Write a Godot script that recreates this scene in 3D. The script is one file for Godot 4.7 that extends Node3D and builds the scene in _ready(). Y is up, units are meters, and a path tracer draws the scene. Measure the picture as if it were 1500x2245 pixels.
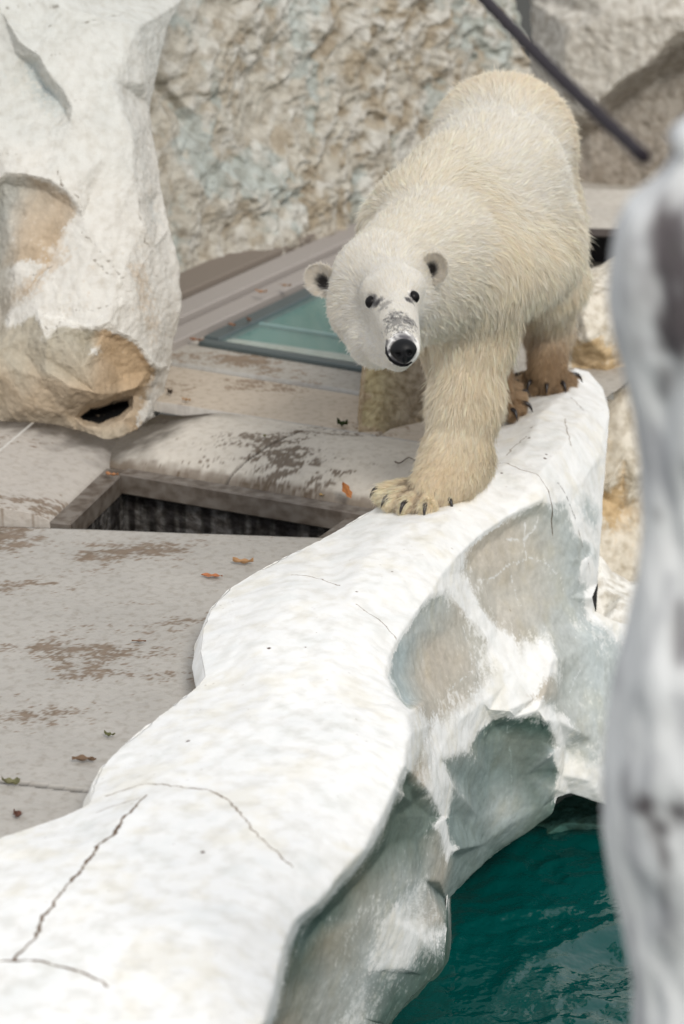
extends Node3D
# A bear on a white artificial rock ledge beside a pool. y is up, metres.

const EYE := Vector3(0.0, 2.68, 0.0)
const PITCH := 20.0
const FOCAL := 6238.0          # focal length in pixels of the 1500 x 2245 photograph
const FLOOR := -0.15
const WATER := -1.1
var fw := Vector3(0, -sin(deg_to_rad(PITCH)), -cos(deg_to_rad(PITCH)))
var up := Vector3(0, cos(deg_to_rad(PITCH)), -sin(deg_to_rad(PITCH)))
# the directions of the paving: along the pit's far edge, and away from the viewer
var e1 := Vector3(cos(deg_to_rad(26.0)), 0, sin(deg_to_rad(26.0)))
var e2 := Vector3(sin(deg_to_rad(26.0)), 0, -cos(deg_to_rad(26.0)))
var rng := RandomNumberGenerator.new()
var noise_a := FastNoiseLite.new()
var noise_b := FastNoiseLite.new()
var noise_r := FastNoiseLite.new()

# ------------------------------------------------------------------ helpers

func at(px: float, py: float, d: float) -> Vector3:
	return EYE + d * (fw + Vector3.RIGHT * ((px - 750.0) / FOCAL) + up * ((1122.5 - py) / FOCAL))

func on(px: float, py: float, y: float) -> Vector3:
	var dir := fw + Vector3.RIGHT * ((px - 750.0) / FOCAL) + up * ((1122.5 - py) / FOCAL)
	return EYE + dir * ((y - EYE.y) / dir.y)

func lin(r: int, g: int, b: int) -> Color:
	return Color8(r, g, b).srgb_to_linear()

func fbm(n: FastNoiseLite, p: Vector3) -> float:
	return n.get_noise_3dv(p)

func tag(o: Node3D, label: String, category: String, group := "", kind := "") -> void:
	if label: o.set_meta("label", label)
	if category: o.set_meta("category", category)
	if group: o.set_meta("group", group)
	if kind: o.set_meta("kind", kind)

func thing(called: String, where := Vector3.ZERO, turn := 0.0) -> Node3D:
	var o := Node3D.new()
	o.name = numbered(called, self)
	add_child(o, true)
	o.position = where
	o.rotation.y = turn
	return o

func numbered(called: String, parent: Node) -> String:
	if not parent.has_node(called): return called
	var i := 1
	while parent.has_node("%s_%03d" % [called, i]): i += 1
	return "%s_%03d" % [called, i]

func obj(called: String, mesh: Mesh, m: Material, parent: Node = self) -> MeshInstance3D:
	var o := MeshInstance3D.new()
	o.name = numbered(called, parent)
	o.mesh = mesh
	o.material_override = m
	parent.add_child(o, true)
	return o

# A mesh from vertices, triangles (clockwise from the front), linear colours and UVs, with smooth normals.
func build(v: PackedVector3Array, f: PackedInt32Array, c := PackedColorArray(), uv := PackedVector2Array()) -> ArrayMesh:
	var n := PackedVector3Array()
	n.resize(v.size())
	for i in range(0, f.size(), 3):
		var a := f[i]
		var b := f[i + 1]
		var d := f[i + 2]
		var x := (v[d] - v[a]).cross(v[b] - v[a])
		n[a] += x
		n[b] += x
		n[d] += x
	for i in n.size(): n[i] = n[i].normalized()
	return pack(v, f, n, c, uv)

func pack(v: PackedVector3Array, f: PackedInt32Array, n: PackedVector3Array, c := PackedColorArray(), uv := PackedVector2Array()) -> ArrayMesh:
	var arr := []
	arr.resize(Mesh.ARRAY_MAX)
	arr[Mesh.ARRAY_VERTEX] = v
	arr[Mesh.ARRAY_INDEX] = f
	arr[Mesh.ARRAY_NORMAL] = n
	if c.size(): arr[Mesh.ARRAY_COLOR] = c
	if uv.size(): arr[Mesh.ARRAY_TEX_UV] = uv
	var m := ArrayMesh.new()
	m.add_surface_from_arrays(Mesh.PRIMITIVE_TRIANGLES, arr)
	return m

func noise_tex(seed_: int, freq: float, size := 512, as_normal := false, ramp: Gradient = null, oct := 5, type := FastNoiseLite.TYPE_SIMPLEX_SMOOTH) -> NoiseTexture2D:
	var n := FastNoiseLite.new()
	n.seed = seed_
	n.frequency = freq
	n.noise_type = type
	n.fractal_octaves = oct
	var t := NoiseTexture2D.new()
	t.width = size
	t.height = size
	t.seamless = true
	t.noise = n
	t.as_normal_map = as_normal
	if ramp: t.color_ramp = ramp
	return t

func ramp(stops: Array) -> Gradient:
	var g := Gradient.new()
	var o := PackedFloat32Array()
	var c := PackedColorArray()
	for s in stops:
		o.append(s[0])
		c.append(s[1])
	g.offsets = o
	g.colors = c
	return g

func mat(c: Color, rough := 0.9, spec := 0.3) -> StandardMaterial3D:
	var m := StandardMaterial3D.new()
	m.albedo_color = c.linear_to_srgb()
	m.roughness = rough
	m.metallic_specular = spec
	return m

# A painted or stained mineral surface: colours from the vertices, grain and relief from textures laid on three planes.
func stone(grain_scale: float, grain: Gradient, bump_cm: float, seed_: int, rough := 0.9) -> StandardMaterial3D:
	var m := StandardMaterial3D.new()
	m.vertex_color_use_as_albedo = true
	m.roughness = rough
	m.metallic_specular = 0.25
	m.uv1_triplanar = true
	m.uv1_world_triplanar = true
	m.uv1_scale = Vector3.ONE * grain_scale
	m.albedo_texture = noise_tex(seed_, 0.012, 1024, false, grain, 6)
	m.heightmap_enabled = true
	m.heightmap_texture = noise_tex(seed_ + 1, 0.02, 1024, false, null, 6)
	m.heightmap_scale = bump_cm
	return m

# A rock whose seen face is given by points [px, py, depth or height, tan, green, grey]; the first `rim` of them are its outline in order.
# skirts: [indices of outline points, [offsets]] carry the surface on round the back and below.
func rock(pts: Array, rim: int, skirts: Array, levels: int, soft: int, rough_mm: Array, seed_: int, extra: Array = []) -> Array:
	var v := PackedVector3Array()
	var w := PackedColorArray()
	var flat := PackedVector2Array()
	for p in pts:
		v.append(on(p[0], p[1], p[2]) if p[2] < 2.2 else at(p[0], p[1], p[2]))
		w.append(Color(p[3] if p.size() > 3 else 0.0, p[4] if p.size() > 4 else 0.0, p[5] if p.size() > 5 else 0.0))
		flat.append(Vector2(p[0], p[1]))
	var f := PackedInt32Array()
	var outline := flat.slice(0, rim)
	var tri := Geometry2D.triangulate_delaunay(flat)
	for i in range(0, tri.size(), 3):
		var a := flat[tri[i]]
		var b := flat[tri[i + 1]]
		var c := flat[tri[i + 2]]
		if not Geometry2D.is_point_in_polygon((a + b + c) / 3.0, outline): continue
		if (b - a).cross(c - a) > 0: f.append_array([tri[i], tri[i + 1], tri[i + 2]])
		else: f.append_array([tri[i], tri[i + 2], tri[i + 1]])
	for s in skirts:
		var chain: PackedInt32Array = s[0]
		var last := chain
		for off in s[1]:
			var next := PackedInt32Array()
			for k in chain:
				next.append(v.size())
				v.append(v[k] + off)
				w.append(w[k])
			for i in chain.size() - 1:
				f.append_array([last[i], next[i], last[i + 1], last[i + 1], next[i], next[i + 1]])
			last = next
	var edge := PackedByteArray()
	for level in levels:
		var mid := {}
		var nf := PackedInt32Array()
		nf.resize(f.size() * 4)
		var at_ := 0
		for i in range(0, f.size(), 3):
			var q := [0, 0, 0]
			for j in 3:
				var a := f[i + j]
				var b := f[i + (j + 1) % 3]
				var key := mini(a, b) * 4000000 + maxi(a, b)
				var got: int = mid.get(key, -1)
				if got < 0:
					got = v.size()
					mid[key] = got
					v.append((v[a] + v[b]) * 0.5)
					w.append(w[a].lerp(w[b], 0.5))
				q[j] = got
			for k in [f[i], q[0], q[2], q[0], f[i + 1], q[1], q[2], q[1], f[i + 2], q[0], q[1], q[2]]:
				nf[at_] = k
				at_ += 1
		f = nf
		if level == levels - 2: v = smoothed(v, f, soft, w)
	v = smoothed(v, f, 3, w)
	# relief along the normals
	var n := normals(v, f)
	for i in v.size():
		var p := v[i]
		var e: float = noise_a.get_noise_3dv(p * rough_mm[3]) * rough_mm[0] + noise_b.get_noise_3dv(p * rough_mm[4]) * rough_mm[1] + noise_r.get_noise_3dv(p * rough_mm[5]) * rough_mm[2]
		v[i] = p + n[i] * (e * 0.001)
	return [v, f, w]

func normals(v: PackedVector3Array, f: PackedInt32Array) -> PackedVector3Array:
	var n := PackedVector3Array()
	n.resize(v.size())
	for i in range(0, f.size(), 3):
		var a := f[i]
		var b := f[i + 1]
		var d := f[i + 2]
		var x := (v[d] - v[a]).cross(v[b] - v[a])
		n[a] += x
		n[b] += x
		n[d] += x
	for i in n.size(): n[i] = n[i].normalized()
	return n

func smoothed(v: PackedVector3Array, f: PackedInt32Array, times: int, w: PackedColorArray) -> PackedVector3Array:
	# vertices on an open edge are left where they are
	var sum := PackedVector3Array()
	var num := PackedInt32Array()
	var turn := {}
	for i in range(0, f.size(), 3):
		for j in 3:
			var a := f[i + j]
			var b := f[i + (j + 1) % 3]
			var key := mini(a, b) * 4000000 + maxi(a, b)
			if not turn.erase(key): turn[key] = true
	var fixed := PackedByteArray()
	fixed.resize(v.size())
	for key in turn:
		fixed[key / 4000000] = 1
		fixed[key % 4000000] = 1
	for t in times:
		sum.resize(0)
		sum.resize(v.size())
		num.resize(0)
		num.resize(v.size())
		for i in range(0, f.size(), 3):
			var a := f[i]
			var b := f[i + 1]
			var c := f[i + 2]
			var s := v[a] + v[b] + v[c]
			sum[a] += s
			sum[b] += s
			sum[c] += s
			num[a] += 3
			num[b] += 3
			num[c] += 3
		for i in v.size():
			if not fixed[i] and num[i]: v[i] = v[i].lerp(sum[i] / num[i], 0.75)
	return v

# Colours for whitewashed artificial rock from weights of tan, green and grey paint, broken up by noise.
func paint(r: Array, white: Color, tan_: Color, green: Color, grey: Color, ragged: float, streaks := 0.0) -> PackedColorArray:
	var v: PackedVector3Array = r[0]
	var w: PackedColorArray = r[2]
	var c := PackedColorArray()
	c.resize(v.size())
	for i in v.size():
		var p := v[i]
		var n1 := noise_a.get_noise_3dv(p * 6.0)
		var n2 := noise_b.get_noise_3dv(p * 38.0)
		var n3 := noise_a.get_noise_3dv(p * 90.0 + Vector3(7, 3, 1))
		var q := w[i]
		var e := (n1 * 0.4 + n2 * 0.35 + n3 * 0.3) * ragged
		var total := q.r + q.g + q.b
		var col := white * (1.0 + 0.05 * n1)
		if total > 0.01:
			var k := (tan_ * q.r + green * q.g + grey * q.b) * (1.0 / total)
			if streaks > 0.0:   # run-off marks down the faces
				var run := noise_b.get_noise_3dv(Vector3(p.x * 26.0, p.y * 2.5, p.z * 26.0))
				k = k.lerp(white, streaks * smoothstep(0.05, 0.4, run)).lerp(tan_, streaks * 0.5 * smoothstep(0.1, 0.4, -run))
			k = k * (1.0 + 0.16 * n1 + 0.12 * n2 + 0.08 * n3)
			var m := smoothstep(0.24, 0.46, total + e)
			m *= 1.0 - 0.6 * (1.0 - 0.7 * minf(q.g, 1.0)) * smoothstep(0.05, 0.45, n2 * 0.5 + n3 * 0.35 + n1 * 0.5 + (0.62 - minf(total, 1.1)) * 0.7)
			col = col.lerp(k, m)
		col.a = 1.0
		c[i] = col
	return c

# A line scored into a rock: the vertices near it are coloured and pressed in. The points are found on the rock's own surface.
func score(r: Array, c: PackedColorArray, line: Array, wide: float, colour: Color, deep: float) -> PackedColorArray:
	var v: PackedVector3Array = r[0]
	var pts := PackedVector3Array()
	for q in line:
		var ray := (at(q[0], q[1], 1.0) - EYE).normalized()
		var best := Vector3.ZERO
		var close := 1e9
		for i in range(0, v.size(), 2):
			var rel := v[i] - EYE
			var along := rel.dot(ray)
			var off := (rel - ray * along).length_squared() + along * 1e-5
			if off < close:
				close = off
				best = v[i]
		pts.append(best)
	var lo := pts[0]
	var hi := pts[0]
	for p in pts:
		lo = lo.min(p)
		hi = hi.max(p)
	var span := AABB(lo, hi - lo).grow(0.02)
	for i in v.size():
		var p := v[i]
		if not span.has_point(p): continue
		var w := p + Vector3(noise_b.get_noise_3dv(p * 40.0), noise_b.get_noise_3dv(p * 40.0 + Vector3(7, 1, 2)), 0.0) * 0.010
		var d := 1.0
		for k in pts.size() - 1:
			d = minf(d, w.distance_to(Geometry3D.get_closest_point_to_segment(w, pts[k], pts[k + 1])))
		var m := smoothstep(wide * 1.15, wide * 0.35, d * (0.8 + 0.9 * absf(noise_a.get_noise_3dv(p * 16.0))))
		if m > 0.0:
			c[i] = c[i].lerp(colour, m * 0.9)
			v[i] = p + fw * deep * m
	r[0] = v
	return c

func box(size: Vector3, bevel := 0.003) -> ArrayMesh:
	# a box with chamfered edges
	var h := size * 0.5
	var b := minf(bevel, minf(h.x, minf(h.y, h.z)) * 0.5)
	var st := SurfaceTool.new()
	st.begin(Mesh.PRIMITIVE_TRIANGLES)
	st.set_smooth_group(-1)
	var pt := func(sx: float, sy: float, sz: float, k: int) -> Vector3:
		return Vector3(sx * (h.x - (0.0 if k == 0 else b)), sy * (h.y - (0.0 if k == 1 else b)), sz * (h.z - (0.0 if k == 2 else b)))
	var polys := []
	for k in 3:
		for s in [-1.0, 1.0]:
			var poly := []
			for q in [[-1.0, -1.0], [1.0, -1.0], [1.0, 1.0], [-1.0, 1.0]]:
				var e := [0.0, 0.0, 0.0]
				e[k] = s
				e[(k + 1) % 3] = q[0]
				e[(k + 2) % 3] = q[1]
				poly.append(pt.call(e[0], e[1], e[2], k))
			polys.append(poly)
	for k in 3:
		var k1 := (k + 1) % 3
		var k2 := (k + 2) % 3
		for s1 in [-1.0, 1.0]:
			for s2 in [-1.0, 1.0]:
				var poly := []
				for q in [[-1.0, k1], [1.0, k1], [1.0, k2], [-1.0, k2]]:
					var e := [0.0, 0.0, 0.0]
					e[k] = q[0]
					e[k1] = s1
					e[k2] = s2
					poly.append(pt.call(e[0], e[1], e[2], q[1]))
				polys.append(poly)
	for sx in [-1.0, 1.0]:
		for sy in [-1.0, 1.0]:
			for sz in [-1.0, 1.0]:
				polys.append([pt.call(sx, sy, sz, 0), pt.call(sx, sy, sz, 1), pt.call(sx, sy, sz, 2)])
	for poly in polys:
		var mid := Vector3.ZERO
		for p in poly: mid += p
		if ((poly[2] - poly[0]) as Vector3).cross(poly[1] - poly[0]).dot(mid) < 0: poly.reverse()
		for i in range(1, poly.size() - 1):
			for p in [poly[0], poly[i], poly[i + 1]]: st.add_vertex(p)
	st.generate_normals()
	return st.commit()

# A sheet of quads over [0,1] x [0,1]; f gives [position, colour]
func sheet(nu: int, nv: int, f: Callable, flip := false) -> ArrayMesh:
	var v := PackedVector3Array()
	var c := PackedColorArray()
	var uv := PackedVector2Array()
	v.resize((nu + 1) * (nv + 1))
	c.resize(v.size())
	uv.resize(v.size())
	var k := 0
	for j in nv + 1:
		for i in nu + 1:
			var r: Array = f.call(float(i) / nu, float(j) / nv)
			v[k] = r[0]
			c[k] = r[1]
			uv[k] = Vector2(float(i) / nu, float(j) / nv)
			k += 1
	var t := PackedInt32Array()
	t.resize(nu * nv * 6)
	k = 0
	for j in nv:
		for i in nu:
			var a := j * (nu + 1) + i
			var q := [a, a + 1, a + nu + 1, a + 1, a + nu + 2, a + nu + 1] if flip else [a, a + nu + 1, a + 1, a + 1, a + nu + 1, a + nu + 2]
			for x in q:
				t[k] = x
				k += 1
	return build(v, t, c, uv)

func tube(path: PackedVector3Array, radii: PackedFloat32Array, sides := 12, closed := true) -> ArrayMesh:
	var v := PackedVector3Array()
	var t := PackedInt32Array()
	var side := Vector3.ZERO
	for i in path.size():
		var d := (path[mini(i + 1, path.size() - 1)] - path[maxi(i - 1, 0)]).normalized()
		if side == Vector3.ZERO: side = d.cross(Vector3.UP if absf(d.y) < 0.9 else Vector3.RIGHT)
		side = (side - d * side.dot(d)).normalized()
		var other := d.cross(side)
		for k in sides:
			var a := TAU * k / sides
			v.append(path[i] + (side * cos(a) + other * sin(a)) * radii[i])
	for i in path.size() - 1:
		for k in sides:
			var a := i * sides + k
			var b := i * sides + (k + 1) % sides
			t.append_array([a, b, a + sides, b, b + sides, a + sides])
	if closed:
		for e in [0, path.size() - 1]:
			v.append(path[e])
			for k in sides:
				var a: int = e * sides + k
				var b: int = e * sides + (k + 1) % sides
				t.append_array([v.size() - 1, b, a] if e == 0 else [v.size() - 1, a, b])
	return build(v, t)

# ------------------------------------------------------------------ the scene

func _ready() -> void:
	var cam := Camera3D.new()
	cam.name = "camera"
	cam.position = EYE
	cam.rotation_degrees = Vector3(-PITCH, 0, 0)
	cam.fov = 20.4
	cam.near = 0.05
	cam.far = 200.0
	var lens := CameraAttributesPhysical.new()
	lens.frustum_focal_length = 12.0 / tan(deg_to_rad(10.2))
	lens.frustum_near = 0.05
	lens.frustum_far = 200.0
	lens.frustum_focus_distance = 7.35
	lens.exposure_aperture = 1.9
	cam.attributes = lens
	add_child(cam)
	cam.current = true

	var sky := ProceduralSkyMaterial.new()
	sky.sky_top_color = Color(0.93, 0.95, 0.98)
	sky.sky_horizon_color = Color(1.0, 1.0, 1.0)
	sky.sky_curve = 0.5
	sky.sky_energy_multiplier = 0.86
	sky.ground_bottom_color = Color(0.32, 0.32, 0.31)
	sky.ground_horizon_color = Color(0.5, 0.52, 0.53)
	sky.sun_angle_max = 0.0
	var env := Environment.new()
	env.background_mode = Environment.BG_SKY
	env.sky = Sky.new()
	env.sky.sky_material = sky
	env.tonemap_mode = Environment.TONE_MAPPER_LINEAR
	env.tonemap_exposure = 1.28
	env.sdfgi_enabled = true
	env.ssao_enabled = true
	env.ssil_enabled = true
	var we := WorldEnvironment.new()
	we.name = "environment"
	we.environment = env
	add_child(we)
	var sun := DirectionalLight3D.new()
	sun.name = "sun"
	sun.light_energy = 0.5
	sun.light_angular_distance = 14.0
	sun.light_color = Color(1.0, 0.98, 0.95)
	sun.shadow_enabled = true
	sun.rotation_degrees = Vector3(-42, 20, 0)
	add_child(sun)

	noise_a.seed = 11
	noise_a.frequency = 1.0
	noise_a.fractal_octaves = 4
	noise_b.seed = 23
	noise_b.frequency = 1.0
	noise_b.fractal_octaves = 3
	noise_r.seed = 37
	noise_r.frequency = 1.0
	noise_r.fractal_type = FastNoiseLite.FRACTAL_RIDGED
	noise_r.fractal_octaves = 4

	var t0 := Time.get_ticks_msec()
	make_water()
	make_ledge()
	print("ledge ", Time.get_ticks_msec() - t0)
	make_walls()
	print("walls ", Time.get_ticks_msec() - t0)
	make_boulder()
	make_far_rocks()
	print("rocks ", Time.get_ticks_msec() - t0)
	make_floor()
	print("floor ", Time.get_ticks_msec() - t0)
	make_pillar()
	make_leaves()
	make_bear()
	print("bear ", Time.get_ticks_msec() - t0)

func make_water() -> void:
	var m := mat(Color(0.0, 0.056, 0.051), 0.04, 0.5)
	m.heightmap_enabled = true
	m.uv1_triplanar = true
	m.uv1_world_triplanar = true
	m.uv1_scale = Vector3.ONE * 1.3
	m.heightmap_texture = noise_tex(301, 0.02, 512, false, null, 3)
	m.heightmap_scale = 0.5
	var f := func(u: float, t: float) -> Array:
		var x := lerpf(-0.9, 4.5, u * u * 0.6 + u * 0.4)
		var z := lerpf(-10.5, 1.0, t)
		var p := Vector3(x, 0, z)
		var warp := Vector3(noise_a.get_noise_3dv(p * 2.0), 0, noise_a.get_noise_3dv(p * 2.0 + Vector3(5, 0, 9))) * 0.25
		var y := noise_r.get_noise_3dv((p + warp) * Vector3(1.3, 1, 2.2)) * 0.026 + noise_b.get_noise_3dv((p + warp) * Vector3(4, 1, 6)) * 0.010
		return [Vector3(x, WATER + y, z), Color.WHITE]
	var o := obj("pool_water", sheet(300, 560, f, true), m)
	tag(o, "dark teal rippled water of the pool below the white rock ledge", "water", "", "structure")

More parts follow.
